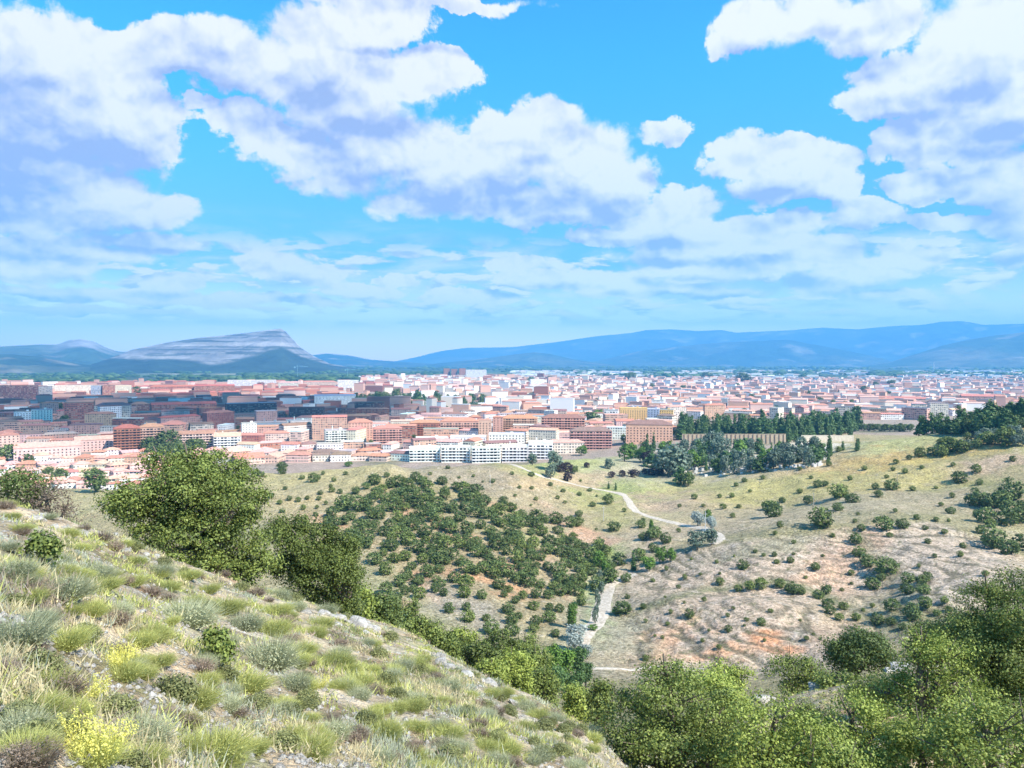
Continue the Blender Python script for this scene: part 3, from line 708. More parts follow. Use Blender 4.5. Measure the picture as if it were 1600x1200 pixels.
# right foreground: grove of oaks; crown lobes in photograph pixels
grove = [
 (23, (1060,1240), [(1050,1100,70,55,0),(1000,1130,62,50,.5),(1110,1130,60,50,0),(1060,1170,110,50,-.6),(985,1180,52,40,0),(1140,1180,50,44,.3),(1040,1060,44,26,.6)], M_oak, 'grey-green rounded oak nearest the viewer, left end of the foreground grove'),
 (28, (1130,1150), [(1115,1075,44,26,0),(1145,1105,34,24,0),(1080,1065,30,20,.4)], M_oakl, 'pale green oak crown rising just behind the grey-green rounded oak'),
 (21, (1200,1260), [(1210,1130,60,42,0),(1170,1170,50,40,0),(1260,1160,56,44,.4),(1215,1190,90,40,-.5)], M_oakl, 'light yellow-green oak at the bottom edge right of the rounded oak'),
 (60, (1340,1060), [(1340,1020,44,30,0),(1365,1030,30,28,0),(1318,1035,26,26,0)], M_bush, 'dark dome-shaped oak in front of the bare hill, above the foreground grove'),
 (66, (1240,1065), [(1235,1045,38,18,0),(1265,1050,28,16,0)], M_oak, 'low spreading olive oak left of the dark dome-shaped oak'),
 (55, (1310,1090), [(1305,1072,28,15,0),(1335,1078,24,14,0)], M_oak, 'low dark oak between the pale boulders, under the dome-shaped oak'),
 (68, (1470,1040), [(1455,1000,26,28,0),(1475,1015,24,24,0),(1490,985,24,24,0)], M_bush, 'dark oak half hidden behind the tall grove at right'),
 (33, (1560,1180), [(1560,975,60,48,0),(1520,1000,46,42,.4),(1600,960,56,44,0),(1570,1030,84,44,-.6),(1520,1060,50,40,0),(1620,1040,60,50,0),(1545,935,34,20,.3),(1600,1090,80,50,0)], M_oak, 'tallest oak with a dark green crown at the right edge'),
 (29, (1440,1180), [(1435,1045,38,36,0),(1470,1030,36,36,.3),(1450,1085,52,40,0),(1400,1090,34,34,.4),(1440,1010,22,18,.3),(1500,1085,40,36,0)], M_oakl, 'open yellow-green oak with bare grey twigs left of the tallest oak'),
 (25, (1330,1230), [(1330,1125,48,38,0),(1370,1150,44,38,0),(1300,1150,40,36,.4),(1345,1180,76,36,-.4)], M_oakl, 'bushy yellow-green oak at the bottom, middle of the grove'),
 (38, (1390,1140), [(1380,1090,36,26,0),(1350,1095,30,22,.4),(1410,1080,26,20,0)], M_oak, 'small mid green oak filling the gap under the dome-shaped oak'),
 (29, (1235,1140), [(1240,1118,34,16,0),(1270,1120,24,14,0)], M_oak, 'small green oak in front of the largest pale boulder'),
 (22, (1560,1260), [(1550,1150,64,44,0),(1500,1180,54,40,0),(1600,1160,56,46,.3),(1550,1190,100,36,-.4)], M_oakl, 'bright leafy oak in the bottom right corner'),
 (24, (1440,1250), [(1440,1165,52,38,0),(1410,1190,44,34,0),(1475,1195,50,34,.3)], M_oakl, 'bright oak at the bottom edge between corner oak and middle oak'),
 (20, (1280,1280), [(1270,1205,60,34,0),(1320,1210,50,30,0)], M_oakl, 'lowest light green oak top cut by the bottom edge of the picture'),
 (52, (935,1110), [(938,1085,18,14,0)], M_oak, 'small olive oak at the foot of the grassy slope beside the grove'),
 (58, (1150,1075), [(1150,1056,24,10,0),(1125,1048,20,12,0)], M_oakl, 'low pale oak left of the largest pale boulder'),
]
for i, (r, bp, lb, mt, lab) in enumerate(grove):
    area = sum((a[2] * r / F) * (a[3] * r / F) for a in lb)
    nc = int(min(1300, max(150, area * 62)))
    oak_from_px('oak', r, bp, lb, nc, 76 if r < 40 else 34, .052 if r < 40 else .11, mt, 60 + i, lab, 2 if 'bare grey' not in lab else 7, .19 if r < 40 else .28, 'foreground oak grove')

# ------------------------------------------------------------------ bushes of the middle distance
def bush_proto(seed, mat, kind='round'):
    r = np.random.default_rng(seed)
    if kind == 'round': lobes = [(0, 0, .52, .46, .46, .46)] + [(r.uniform(-.22, .22), r.uniform(-.22, .22), r.uniform(.35, .65), .3, .3, .3) for _ in range(4)]
    elif kind == 'cone': lobes = [(0, 0, .25 + .2 * k, .16 - .022 * k, .16 - .022 * k, .17) for k in range(7)]
    elif kind == 'pine': lobes = [(r.uniform(-.1, .1), r.uniform(-.1, .1), .3 + .15 * k, .30 - .035 * k, .30 - .035 * k, .2) for k in range(6)]
    else: lobes = [(0, 0, .6, .36, .36, .42)] + [(r.uniform(-.3, .3), r.uniform(-.3, .3), r.uniform(.4, .95), .22, .22, .24) for _ in range(6)]
    return crown_mesh('foliage', mat, lobes, 130, 9, .05, .075, seed, low=.7, fill=.3)
BR = [bush_proto(200 + k, M_bush) for k in range(5)]
BO = [bush_proto(210 + k, M_oak) for k in range(2)]
TL = [bush_proto(220 + k, M_lime, 'loose') for k in range(2)]
TB = [bush_proto(230 + k, M_blue, 'loose') for k in range(3)]
TG = [bush_proto(240 + k, M_bush, 'loose') for k in range(3)]
TP = [bush_proto(250 + k, M_purp, 'round') for k in range(2)]
TW = [bush_proto(255 + k, M_will, 'loose') for k in range(2)]
TC = [bush_proto(260 + k, M_pine, 'cone') for k in range(3)]
TN = [bush_proto(270 + k, M_pine, 'pine') for k in range(4)]
TRB = mk_mesh('trunk', *join([tube([(0, 0, -.3), (0, 0, .1), (.02, 0, .6)], [.05, .04, .02], 5), tube([(0, 0, .2), (.15, .05, .6)], [.03, .01], 4)]), M_bark)
KS = {'b': (BR, 'round dark green', 'oak bush', 'bush', 'oak bushes on the hills', 'oak_bush'), 'o': (BO, 'olive green', 'low bush', 'bush', 'low bushes on the hills', 'low_bush'),
      'l': (TL, 'fresh light green', 'broadleaf tree', 'tree', 'light green trees', 'broadleaf_tree'), 'u': (TB, 'blue-grey', 'leafy tree', 'tree', 'blue-grey trees', 'leafy_tree'),
      'g': (TG, 'dark green', 'town tree', 'tree', 'trees among the houses', 'town_tree'), 'p': (TP, 'dark purple-leaved', 'plum tree', 'tree', 'purple trees on the knoll', 'plum_tree'),
      'w': (TW, 'pale silvery', 'willow', 'tree', 'pale willows', 'willow'), 'c': (TC, 'narrow dark', 'cypress', 'tree', 'cypresses', 'cypress'), 'n': (TN, 'dark green', 'conifer', 'tree', 'conifers', 'pine_tree')}
def plant(kind, X, Yb, dpx, hpx=None, r0=150, r1=6000, r=None):
    protos, look, noun, cat, grp, nm = KS[kind]
    x, y, z = hit(X, Yb, r0, r1) if r is None else base_at(X, Yb, r)
    k = math.hypot(x, y) / F
    w = dpx * k; h = (hpx or dpx * .92) * k
    sx = w / (.92 if kind not in 'c' else .32); sz = h / (1.0 if kind not in 'cn' else 1.55)
    if kind == 'n': sx = w / .6; sz = h / 1.2
    me = protos[random.randrange(len(protos))]
    if kind in 'bo':
        o = link(nm, me, None, (x, y, z - .06 * h)); o.scale = (sx, sx * random.uniform(.85, 1.15), sz * random.uniform(.9, 1.1)); o.rotation_euler.z = random.uniform(0, 6.28)
        return reg(o, look, noun, cat, grp)
    return tree(nm, me, TRB, (x, y, z - .03 * h), (sx, sx, sz), random.uniform(0, 6.28), look, noun, cat, grp)
def inpoly(x, y, P):
    c = False
    for i in range(len(P)):
        (x1, y1), (x2, y2) = P[i], P[i - 1]
        if (y1 > y) != (y2 > y) and x < (x2 - x1) * (y - y1) / (y2 - y1) + x1: c = not c
    return c
PLACED = []
def scatter(kind, poly, n, dmin, dmax, gap, r0=150, r1=800, hk=None):
    xs = [p[0] for p in poly]; ys = [p[1] for p in poly]; made = 0
    for _ in range(n * 60):
        if made >= n: break
        X, Y = random.uniform(min(xs), max(xs)), random.uniform(min(ys), max(ys))
        if not inpoly(X, Y, poly): continue
        d = random.uniform(dmin, dmax)
        if any(((X - a) ** 2 + ((Y - b) * 1.5) ** 2) < ((d + c) * .5 * gap) ** 2 for a, b, c in PLACED): continue
        PLACED.append((X, Y, d)); made += 1
        plant(random.choice(kind), X, Y, d, d * hk if hk else None, r0, r1)
LST = """585 757 20;650 752 17;490 754 17;472 749 8;604 746 9;441 741 14;408 744 9;400 744 12;424 778 9;452 782 8;556 772 14;571 765 13;620 778 18;650 778 15;671 775 13;531 772 8;
690 758 15;712 765 14;560 798 26;545 785 15;520 808 20;868 818 21;890 824 20;905 808 11;926 792 9;903 822 18 o;959 830 18;937 853 16;1001 825 15;1005 844 14;1022 842 22;1040 849 17;1020 862 16;998 876 24;
950 788 18 o;972 960 26;980 936 9;1005 951 9;1077 966 14;1138 987 12;1189 978 13;1123 1015 8 o;1009 1032 10 o;1160 890 17;1125 914 13 o;1235 879 10 o;1274 891 12;1337 850 18;1342 870 16;1355 885 19;1383 897 27;1377 908 12;
1364 920 18;1418 911 18;1418 928 18;1440 915 16;1449 908 13;1443 928 17;1445 948 18;1394 955 20;1425 968 24;1370 976 17;1392 977 13;1410 984 10;1464 962 10;1475 942 10 o;1482 957 9 o;
1154 924 12 o;1171 922 15 o;1189 920 18 o;1219 918 15 o;1239 927 20;1252 929 11;1278 936 15;1291 928 16;1294 950 16;1296 960 14;1318 953 14 o;1311 970 12 o;1337 970 12 o;
1208 808 25;1202 799 20 o;1222 786 9;1263 787 14;1278 762 12;1289 760 9;1309 778 26 o;1331 786 17;1309 798 14;1281 824 32 o;1219 824 10 o;1346 830 12;1379 828 24;1410 826 17;1394 766 19;1368 765 10;1372 777 12 o;1445 828 8;
1499 754 19;1525 740 13 o;1530 758 9;1486 803 12;1523 772 10;1530 791 24;1547 793 20;1565 793 24;1580 781 30;1539 817 23;1576 803 21;1574 820 26;1595 816 21;1598 799 18;1547 824 14 o;1532 834 12 o;1552 855 30;1574 866 25;1597 860 22;1517 789 15 o;
1438 714 15 o;1469 714 18 o;1486 707 22 o;1456 711 12 o;1504 707 20 o;1541 695 20 o;1572 696 26 o;1596 690 14;1421 718 8;1050 872 14;1330 900 9 o;1210 870 8 o;1100 940 8 o;1070 905 8 o;1260 1000 8 o;
1180 705 9 o;1310 706 9 o;1250 735 7 o;1150 760 7;1350 735 8 o;1400 725 8 o;740 790 11;830 745 10;800 742 6;770 755 7;860 760 8;780 715 6;700 733 7;540 742 7;505 742 6;905 775 8;922 768 7;880 770 7;1085 780 9 o;1130 795 10 o;
1005 815 7;975 800 7;1060 832 8;1450 850 9 o;1500 870 9 o;1540 900 9 o;1460 872 7;1390 840 9 o;1300 840 8 o;1240 850 7 o;1180 865 7 o;1120 880 7 o;1060 920 7;1020 910 7 o"""
for q in LST.replace('\n', '').split(';'):
    f = q.split()
    if len(f) < 3: continue
    X, Y, d = map(float, f[:3]); k = f[3] if len(f) > 3 else 'b'
    PLACED.append((X, Y, d)); plant(k, X, Y, d, None, 150, 900)
woodA = [(505,812),(560,785),(600,762),(650,755),(700,765),(760,772),(830,805),(880,838),(930,858),(975,885),(985,912),(930,935),(860,930),(800,912),(750,903),(700,890),(650,868),(600,862),(560,858),(520,830)]
scatter('bbbbo', woodA, 185, 14, 25, .65)
woodB = [(560,858),(620,866),(700,892),(760,908),(860,934),(930,938),(905,985),(860,1010),(800,1005),(720,975),(650,945),(600,945)]
scatter('bbo', woodB, 50, 12, 25, .95)
scatter('bo', [(425,760),(560,745),(560,800),(500,812),(430,800)], 14, 6, 10, 1.5)
scatter('o', [(1040,870),(1330,850),(1480,900),(1400,1000),(1100,1010),(990,990)], 34, 4, 8, 2.2)
scatter('o', [(1050,790),(1200,730),(1590,720),(1590,880),(1400,830),(1200,840)], 34, 5, 9, 2.2)
scatter('o', [(580,740),(900,740),(960,790),(930,840),(820,795),(700,755)], 14, 4, 7, 2.2)
for (k, X, Y, d, h) in [('p',875,738,16,17),('p',887,739,16,17),('p',887,752,13,14),('u',868,736,24,28),('g',897,741,12,12),('p',917,731,9,9),('u',951,733,15,14),('p',955,746,10,10),('p',972,745,10,11),('p',991,746,16,13),
        ('p',1007,741,8,9),('p',1020,743,16,12),('p',1030,743,13,12),('u',860,748,18,20),('u',832,727,17,16),('w',1090,822,20,22),('w',1112,828,16,20),('u',1090,860,26,26),('u',1112,852,20,24),('l',1031,881,20,24),('l',1015,892,22,20),
        ('c',990,892,7,26),('l',1048,878,14,18),('l',1105,815,14,16),('l',955,912,14,14),('w',900,1002,30,24),('w',898,1018,26,26),('l',962,960,14,8),('u',934,950,10,26),('u',930,975,11,26),('u',940,930,9,20),('u',936,912,9,18),
        ('l',938,890,20,26),('l',948,898,16,18),('l',925,985,16,9),('c',951,764,3,11),('c',962,766,3,12),('l',1018,835,8,20),('w',915,1030,20,22),('w',1180,985,0.1,0.1)][:-1]:
    plant(k, X, Y, d, h, 150, 900)

# ------------------------------------------------------------------ near slope: shrubs, herbs and stones
def blades(n, h, spread, w, seed, droop=.25, base=.06, tips=0):
    r = np.random.default_rng(seed)
    a = r.uniform(0, 6.283, n); t = np.sqrt(r.uniform(0, 1, n)) * spread
    L = h * r.uniform(.6, 1.1, n)
    b = np.stack([np.cos(a) * base * r.uniform(0, 1, n), np.sin(a) * base * r.uniform(0, 1, n), np.full(n, -.03)], 1)
    d = np.stack([np.cos(a) * np.sin(t), np.sin(a) * np.sin(t), np.cos(t)], 1)
    d = d + r.normal(size=d.shape) * .08
    m_ = b + d * L[:, None] * .55; e = m_ + (d * [1, 1, 1 - droop] - [0, 0, 0]) * L[:, None] * .5
    s = np.cross(d, r.normal(size=d.shape)); s /= np.linalg.norm(s, axis=1, keepdims=True); s *= w * .5
    V_ = np.stack([b - s, b + s, m_ + s, m_ - s, e], 1).reshape(-1, 3); i = np.arange(n)[:, None] * 5
    F_ = np.concatenate([i + [0, 1, 2, 3], i + [3, 2, 4, 4]], 0)
    return V_, F_, np.repeat(r.uniform(0, 1, n), 5), e
def blade_mesh(name, mat, parts):
    V_, F3, T, n = [], [], [], 0
    for v, f, t in parts:
        f = f + n
        if f.shape[1] == 4:
            F3 += [f[:, [0, 1, 2]], f[f[:, 2] != f[:, 3]][:, [0, 2, 3]]]
        n += len(v); V_.append(v); T.append(t)
    t = np.concatenate(T)
    return mk_mesh(name, np.concatenate(V_), np.concatenate(F3), mat, False, np.stack([t, t, t], 1))
M_lav = leaf_mat('grey_green_stalk', (.22, .25, .14), (.55, .58, .40), .3)
M_tus = leaf_mat('yellow_green_blade', (.24, .27, .07), (.60, .63, .25), .35)
M_dry = leaf_mat('dry_brown_twig', (.13, .10, .08), (.36, .29, .235), .2)
M_thy = leaf_mat('dull_green_sprig', (.10, .12, .045), (.32, .34, .15), .25)
M_yel = leaf_mat('yellow_flower', (.55, .54, .10), (.80, .78, .26), .3)
def fluff(n, h, rad, leaf, seed, up=.6):
    r = np.random.default_rng(seed); d = r.normal(size=(n, 3)); d[:, 2] = np.abs(d[:, 2]); d /= np.linalg.norm(d, axis=1, keepdims=True)
    P = d * [rad, rad, h] * (r.uniform(.35, 1, n) ** .5)[:, None]
    V_, F_ = cards(P, d + r.normal(size=d.shape) * .7 + [0, 0, up], leaf, r, 2.0)
    return V_, F_, np.repeat(np.clip(r.normal(.5, .25, n), 0, 1), 4)
def shrub_mesh(kind, seed):
    if kind == 'lav': return blade_mesh('lavender_shrub', M_lav, [blades(1500, .46, 1.2, .005, seed, .2, .22)[:3], fluff(1100, .30, .40, .018, seed, .9)])
    if kind == 'tus': return blade_mesh('grass_tussock', M_tus, [blades(1700, .42, 1.15, .005, seed, .55, .30)[:3], fluff(700, .20, .42, .018, seed)])
    if kind == 'dry': return blade_mesh('dry_shrub', M_dry, [blades(800, .38, 1.35, .006, seed, .1, .12)[:3], fluff(420, .30, .36, .02, seed)])
    if kind == 'thy': return blade_mesh('green_shrub', M_thy, [blades(480, .36, 1.2, .006, seed, .1, .12)[:3], fluff(1400, .34, .36, .028, seed)])
    v, f, t, tips = blades(90, .55, .7, .012, seed, .1, .14); r = np.random.default_rng(seed)
    P = np.repeat(tips, 14, 0) + r.normal(size=(len(tips) * 14, 3)) * [.018, .018, .06]
    V2, F2 = cards(P, r.normal(size=P.shape), .022, r)
    return blade_mesh('yellow_flower', M_yel, [(v, f, t * .2), (V2, F2, np.repeat(r.uniform(.3, 1, len(P)), 4))])
SH = {k: [shrub_mesh(k, 300 + 10 * i + j) for j in range(3)] for i, k in enumerate(('lav', 'tus', 'dry', 'thy', 'yel'))}
SN = {'lav': ('lavender_shrub', 'pale grey-green spiky', 'lavender shrub'), 'tus': ('grass_tussock', 'yellow-green arching', 'grass tussock'), 'dry': ('dry_shrub', 'dry brown twiggy', 'shrub'),
      'thy': ('green_shrub', 'dull green rounded', 'shrub'), 'yel': ('yellow_flower', 'yellow upright', 'flower clump')}
def shrub(kind, X, Yb, wpx, hk=1.0):
    x, y, z = hit(X, Yb, 2.2, 60); w = wpx * math.hypot(x, y) / F
    nm, look, noun = SN[kind]; me = random.choice(SH[kind]); s = min(1.5, max(.35, w / .80))
    o = link(nm, me, None, (x, y, z)); o.scale = (s, s, s * hk * random.uniform(.85, 1.1)); o.rotation_euler = (random.uniform(-.1, .1), random.uniform(-.1, .1), random.uniform(0, 6.28))
    return reg(o, look, noun, 'plant' if kind != 'tus' else 'grass', nm.replace('_', ' ') + 's on the near slope')
S_ = """lav 25 900 60;lav 25 1010 110;lav 100 935 90;lav 290 975 110;lav 420 1040 110;lav 435 1120 60;lav 150 905 60;lav 520 1150 60;lav 380 985 70;lav 60 975 60;lav 250 900 50;lav 460 1075 60;lav 610 1060 50;lav 700 1080 50;
lav 180 960 60;lav 10 860 40;lav 90 880 40;lav 330 1170 70;lav 560 1090 50;lav 760 1120 40;lav 210 1165 120;lav 30 1150 90;
tus 60 870 60;tus 160 920 60;tus 230 1000 70;tus 350 955 70;tus 420 990 80;tus 300 1100 90;tus 380 1075 90;tus 470 1020 60;tus 520 1040 70;tus 430 960 60;tus 330 1190 130;tus 60 1120 90;tus 140 1190 110;tus 560 1070 60;tus 640 1110 60;
tus 700 1150 60;tus 600 1150 70;tus 210 880 40;tus 290 905 50;tus 120 860 40;tus 30 830 40;tus 500 980 50;tus 580 1010 40;tus 660 1050 40;tus 730 1090 40;tus 820 1140 45;tus 480 1180 90;tus 790 1175 60;tus 190 1060 70;tus 100 1010 80;
dry 90 1090 110;dry 70 1060 70;dry 235 930 50;dry 60 935 50;dry 310 1050 70;dry 180 975 60;dry 50 1200 120;dry 260 940 40;dry 480 1040 40;dry 530 1010 40;dry 430 1010 40;dry 160 845 40;dry 130 830 30;dry 350 900 30;dry 590 1050 40;dry 900 1150 40;
dry 680 1060 35;dry 550 1160 50;dry 400 930 40;dry 300 1090 60;dry 260 1120 60;dry 750 1150 40;dry 640 1180 60;dry 20 1200 80;
thy 70 865 60;thy 130 1000 70;thy 60 1055 90;thy 270 1090 100;thy 210 860 40;thy 480 1100 60;thy 570 1130 60;thy 350 1060 60;thy 620 1090 50;thy 100 1160 90;thy 440 1170 80;thy 780 1135 45;thy 850 1140 50;thy 850 1185 60;thy 700 1190 70;
thy 20 950 60;thy 180 1120 90;thy 540 970 40;thy 460 940 40;thy 740 1060 35;thy 880 1180 50;thy 610 1000 40;
yel 185 1045 44;yel 200 1035 36;yel 130 1175 44;yel 165 1195 40;yel 135 1100 26;yel 500 1075 20"""
for q in S_.replace('\n', '').split(';'):
    k, X, Y, w = q.split(); shrub(k, float(X), float(Y), float(w) * .82)
for _ in range(210):
    X = random.uniform(0, 930); t = np.interp(X, [0,100,322,394,562,625,812,925], [780,808,888,914,966,988,1088,1138])
    Y = t + 6 + (1200 - t) * random.random() ** 1.5
    shrub(random.choice(['tus', 'tus', 'lav', 'thy', 'dry']), X, Y, random.uniform(18, 34) + (Y - t) * .09)
# oak saplings
for (X, Y, w, h, lab) in [(342,1045,44,58,'small leafy oak sapling with glossy green leaves alone in the middle of the slope'), (66,885,44,44,'dark low oak sapling at the left of the near slope')]:
    x, y, z = hit(X, Y, 2.2, 60); k = math.hypot(x, y) / F; r_ = w * .5 * k; hh_ = h * k
    lb = [(0, 0, hh_ * .62, r_ * .8, r_ * .8, hh_ * .34), (r_ * .3, 0, hh_ * .4, r_ * .6, r_ * .6, hh_ * .3), (-r_ * .35, 0, hh_ * .7, r_ * .45, r_ * .5, hh_ * .25)]
    tree('oak_sapling', crown_mesh('crown', M_oak, lb, 80, 16, .05, .04, int(X)), trunk_mesh(lb, hh_ * .3, .015, 5), (x, y, z), 1, 0, '', '', 'tree', None, lab)
REG[:] = [t for t in REG if t[2] != '']

# herb and grass cover
def herb(n, r_lo, r_hi, seed):
    r = np.random.default_rng(seed)
    rr = r_lo * (r_hi / r_lo) ** (r.uniform(0, 1, n) ** .72); aa = r.uniform(R(-37), R(37), n)
    x, y = rr * np.sin(aa), rr * np.cos(aa)
    dn = fbm(x / 1.6, y / 1.6, 4, 61); dn2 = fbm(x / 2.5 + 3, y / 2.5, 4, 62)
    keep = (r.uniform(0, 1, n) > smooth(-.12, .2, dn) * .93) & (r.uniform(0, 1, n) > smooth(.05, .3, dn2) * .93) & (r.uniform(0, 1, n) > bare(x, y) * .96)
    x, y, rr = x[keep], y[keep], rr[keep]; return x, y, ground_z(x, y), rr, r
M_herb = bpy.data.materials.new('herb'); M_herb.use_nodes = True
Gh = NG(M_herb.node_tree); hb_ = M_herb.node_tree.nodes['Principled BSDF']; ho = [n for n in Gh.n if n.type == 'OUTPUT_MATERIAL'][0]
hv_ = Gh.n.new('ShaderNodeVertexColor'); hv_.layer_name = 'col'; Gh.l.new(hv_.outputs['Color'], hb_.inputs['Base Color']); hb_.inputs['Roughness'].default_value = .7
ht_ = Gh.n.new('ShaderNodeBsdfTranslucent'); Gh.l.new(hv_.outputs['Color'], ht_.inputs[0]); hm_ = Gh.n.new('ShaderNodeMixShader'); hm_.inputs[0].default_value = .3
Gh.l.new(hb_.outputs[0], hm_.inputs[1]); Gh.l.new(ht_.outputs[0], hm_.inputs[2]); Gh.l.new(hm_.outputs[0], ho.inputs['Surface'])
x, y, z, rr, r = herb(70000, 2.6, 62, 5)
n = len(x); kb = 13
h = np.clip(.13 + .06 * fbm(x / 2, y / 2, 3, 71) + r.normal(0, .03, n), .04, .22) 
pat = fbm(x / 1.9 + 4, y / 1.9, 4, 72); pat2 = fbm(x / 2.8 + 9, y / 2.8, 4, 73)
pal = np.array([(.52, .54, .17), (.44, .47, .35), (.62, .54, .33), (.26, .29, .11), (.35, .28, .22)])
sel = np.where(pat > .22, 0, np.where(pat2 > .2, 1, np.where(pat < -.28, 3, np.where(pat2 < -.32, 4, 2))))
swap = r.uniform(0, 1, n) < .38; sel = np.where(swap, r.integers(0, 5, n), sel)
tc_ = pal[sel] * r.uniform(.75, 1.2, (n, 1))
ti = np.repeat(np.arange(n), kb); m_ = len(ti)
a = r.uniform(0, 6.283, m_); t = r.uniform(.1, 1.25, m_); L = h[ti] * r.uniform(.6, 1.3, m_)
b = np.stack([x[ti] + r.normal(0, .07, m_), y[ti] + r.normal(0, .07, m_), z[ti] - .02], 1)
d = np.stack([np.cos(a) * np.sin(t), np.sin(a) * np.sin(t), np.cos(t)], 1); e = b + d * L[:, None]
s = np.cross(d, r.normal(size=d.shape)); s /= np.linalg.norm(s, axis=1, keepdims=True); s *= (.0028 + .0006 * np.clip(rr[ti], 0, 40))[:, None]
hvv = np.stack([b - s, b + s, e], 1).reshape(-1, 3); hc = np.repeat(tc_[ti] * r.uniform(.8, 1.2, (m_, 1)), 3, 0)
tag(link('grass', mk_mesh('grass', hvv, np.arange(m_ * 3).reshape(-1, 3), M_herb, False, hc)), kind='stuff')

# stones
def pebbles(n, seed):
    r = np.random.default_rng(seed); rr = 2.6 * (60 / 2.6) ** (r.uniform(0, 1, n) ** .75); aa = r.uniform(R(-37), R(37), n)
    x, y = rr * np.sin(aa), rr * np.cos(aa); dn = fbm(x / 1.6, y / 1.6, 4, 61); dn2 = fbm(x / 2.5 + 3, y / 2.5, 4, 62)
    k = (dn > .0) | (dn2 > .08) | (bare(x, y) > .2) | (r.uniform(0, 1, n) < .1); x, y = x[k], y[k]; n = len(x)
    s = .012 + .05 * r.uniform(0, 1, n) ** 3; b = np.array([(1,0,0),(.3,.9,0),(-.8,.6,0),(-.8,-.6,0),(.3,-.9,0),(.1,.1,.7),(0,0,-.6)], float)
    f = np.array([(0,1,5),(1,2,5),(2,3,5),(3,4,5),(4,0,5),(1,0,6),(2,1,6),(3,2,6),(4,3,6),(0,4,6)])
    v = b[None] * s[:, None, None] * r.uniform(.6, 1.3, (n, 7, 3)) + np.stack([x, y, ground_z(x, y) + .005], 1)[:, None]
    return v.reshape(-1, 3), (f[None] + (np.arange(n) * 7)[:, None, None]).reshape(-1, 3)
M_rock, Gr, rb_ = mat_new('limestone', .9)
rp = Gr.n.new('ShaderNodeNewGeometry').outputs['Position']; rn1 = Gr.noise(rp, 3.0, 8, .65); rn2 = Gr.noise(rp, 14, 6, .6)
Gr.l.new(Gr.mix(Gr.ss(rn2, .42, .7), Gr.mix(Gr.ss(rn1, .35, .65), (.27, .25, .235), (.60, .58, .55)), (.36, .33, .27)), rb_.inputs['Base Color'])
bump(Gr, rb_, Gr.m('ADD', rn1, rn2), .9, .12)
def rock_mesh(seed):
    import bmesh
    bm = bmesh.new(); bmesh.ops.create_icosphere(bm, subdivisions=4, radius=1)
    v = np.array([q.co[:] for q in bm.verts]); f = np.array([[q.index for q in p.verts] for p in bm.faces]); bm.free()
    r = np.random.default_rng(seed)
    for _ in range(11):                       # broken faces
        d = r.normal(size=3); d /= np.linalg.norm(d); k = r.uniform(.45, .8); q = v @ d
        v = v - np.maximum(q - k, 0)[:, None] * d * .92
    nz = fbm(v[:, 0] * 2.5 + seed, v[:, 1] * 2.5 + v[:, 2] * 2, 4, seed)
    return mk_mesh('rock', v * (1 + .12 * nz[:, None]) * [1, .8, .55], f, M_rock, False)
RK = [rock_mesh(400 + k) for k in range(5)]
def rock(X, Y, wpx, r0=2.2, r1=80, r=None, label=None, flat=1.0):
    x, y, z = hit(X, Y, r0, r1) if r is None else base_at(X, Y, r)
    s = wpx * .5 * math.hypot(x, y) / F
    o = link('rock', random.choice(RK), None, (x, y, z + s * .10)); o.scale = (s, s * random.uniform(.8, 1.2), s * flat); o.rotation_euler = (random.uniform(-.3, .3), random.uniform(0, .5), random.uniform(-.6, .6))
    return reg(o, random.choice(['pale grey', 'light weathered']), 'rock', 'rock', 'limestone rocks on the near slope', label)
bx_ = [20, 100, 200, 322, 394, 470, 562, 625, 700, 812, 900]; by_ = [792, 815, 858, 897, 921, 946, 975, 998, 1035, 1093, 1132]
for i in range(52):
    X = random.choice([random.uniform(180, 330), random.uniform(440, 620), random.uniform(440, 600), random.uniform(680, 830), random.uniform(30, 130)])
    rock(X, np.interp(X, bx_, by_) + random.uniform(0, 16) - 2, random.uniform(9, 26), flat=.7)
for q in [(555,978,44),(530,968,34),(580,986,36),(505,960,26),(700,1045,26),(730,1058,34),(765,1070,30),(800,1092,26),(75,845,22),(10,1015,30),(35,1040,26),(385,1115,22),(400,1135,18),(430,1095,16),(300,1045,22),(180,830,18),(450,930,18),(140,1140,30),(250,985,26),(640,1180,20),(560,1120,20),(500,1130,18)]:
    rock(*q, flat=.7)
for _ in range(46):
    X = random.uniform(0, 900); t = np.interp(X, bx_, by_); rock(X, t + 8 + (1195 - t) * random.random(), random.uniform(6, 15), flat=.7)
tag(link('pebbles', mk_mesh('pebbles', *pebbles(42000, 9), M_rock)), kind='stuff')
rock(1198, 1086, 60, 35, 80, label='largest pale boulder, flat and cracked, lying among the foreground oaks', flat=.62)
rock(1272, 1064, 28, 35, 80, label='small pale boulder between the low oaks, left of the dome-shaped oak')
rock(1408, 1046, 44, 35, 80, label='grey boulder right of the dome-shaped oak, in front of the bare hill', flat=.7)
rock(1390, 1052, 24, 35, 80, label='smaller grey boulder touching the one right of the dome-shaped oak')

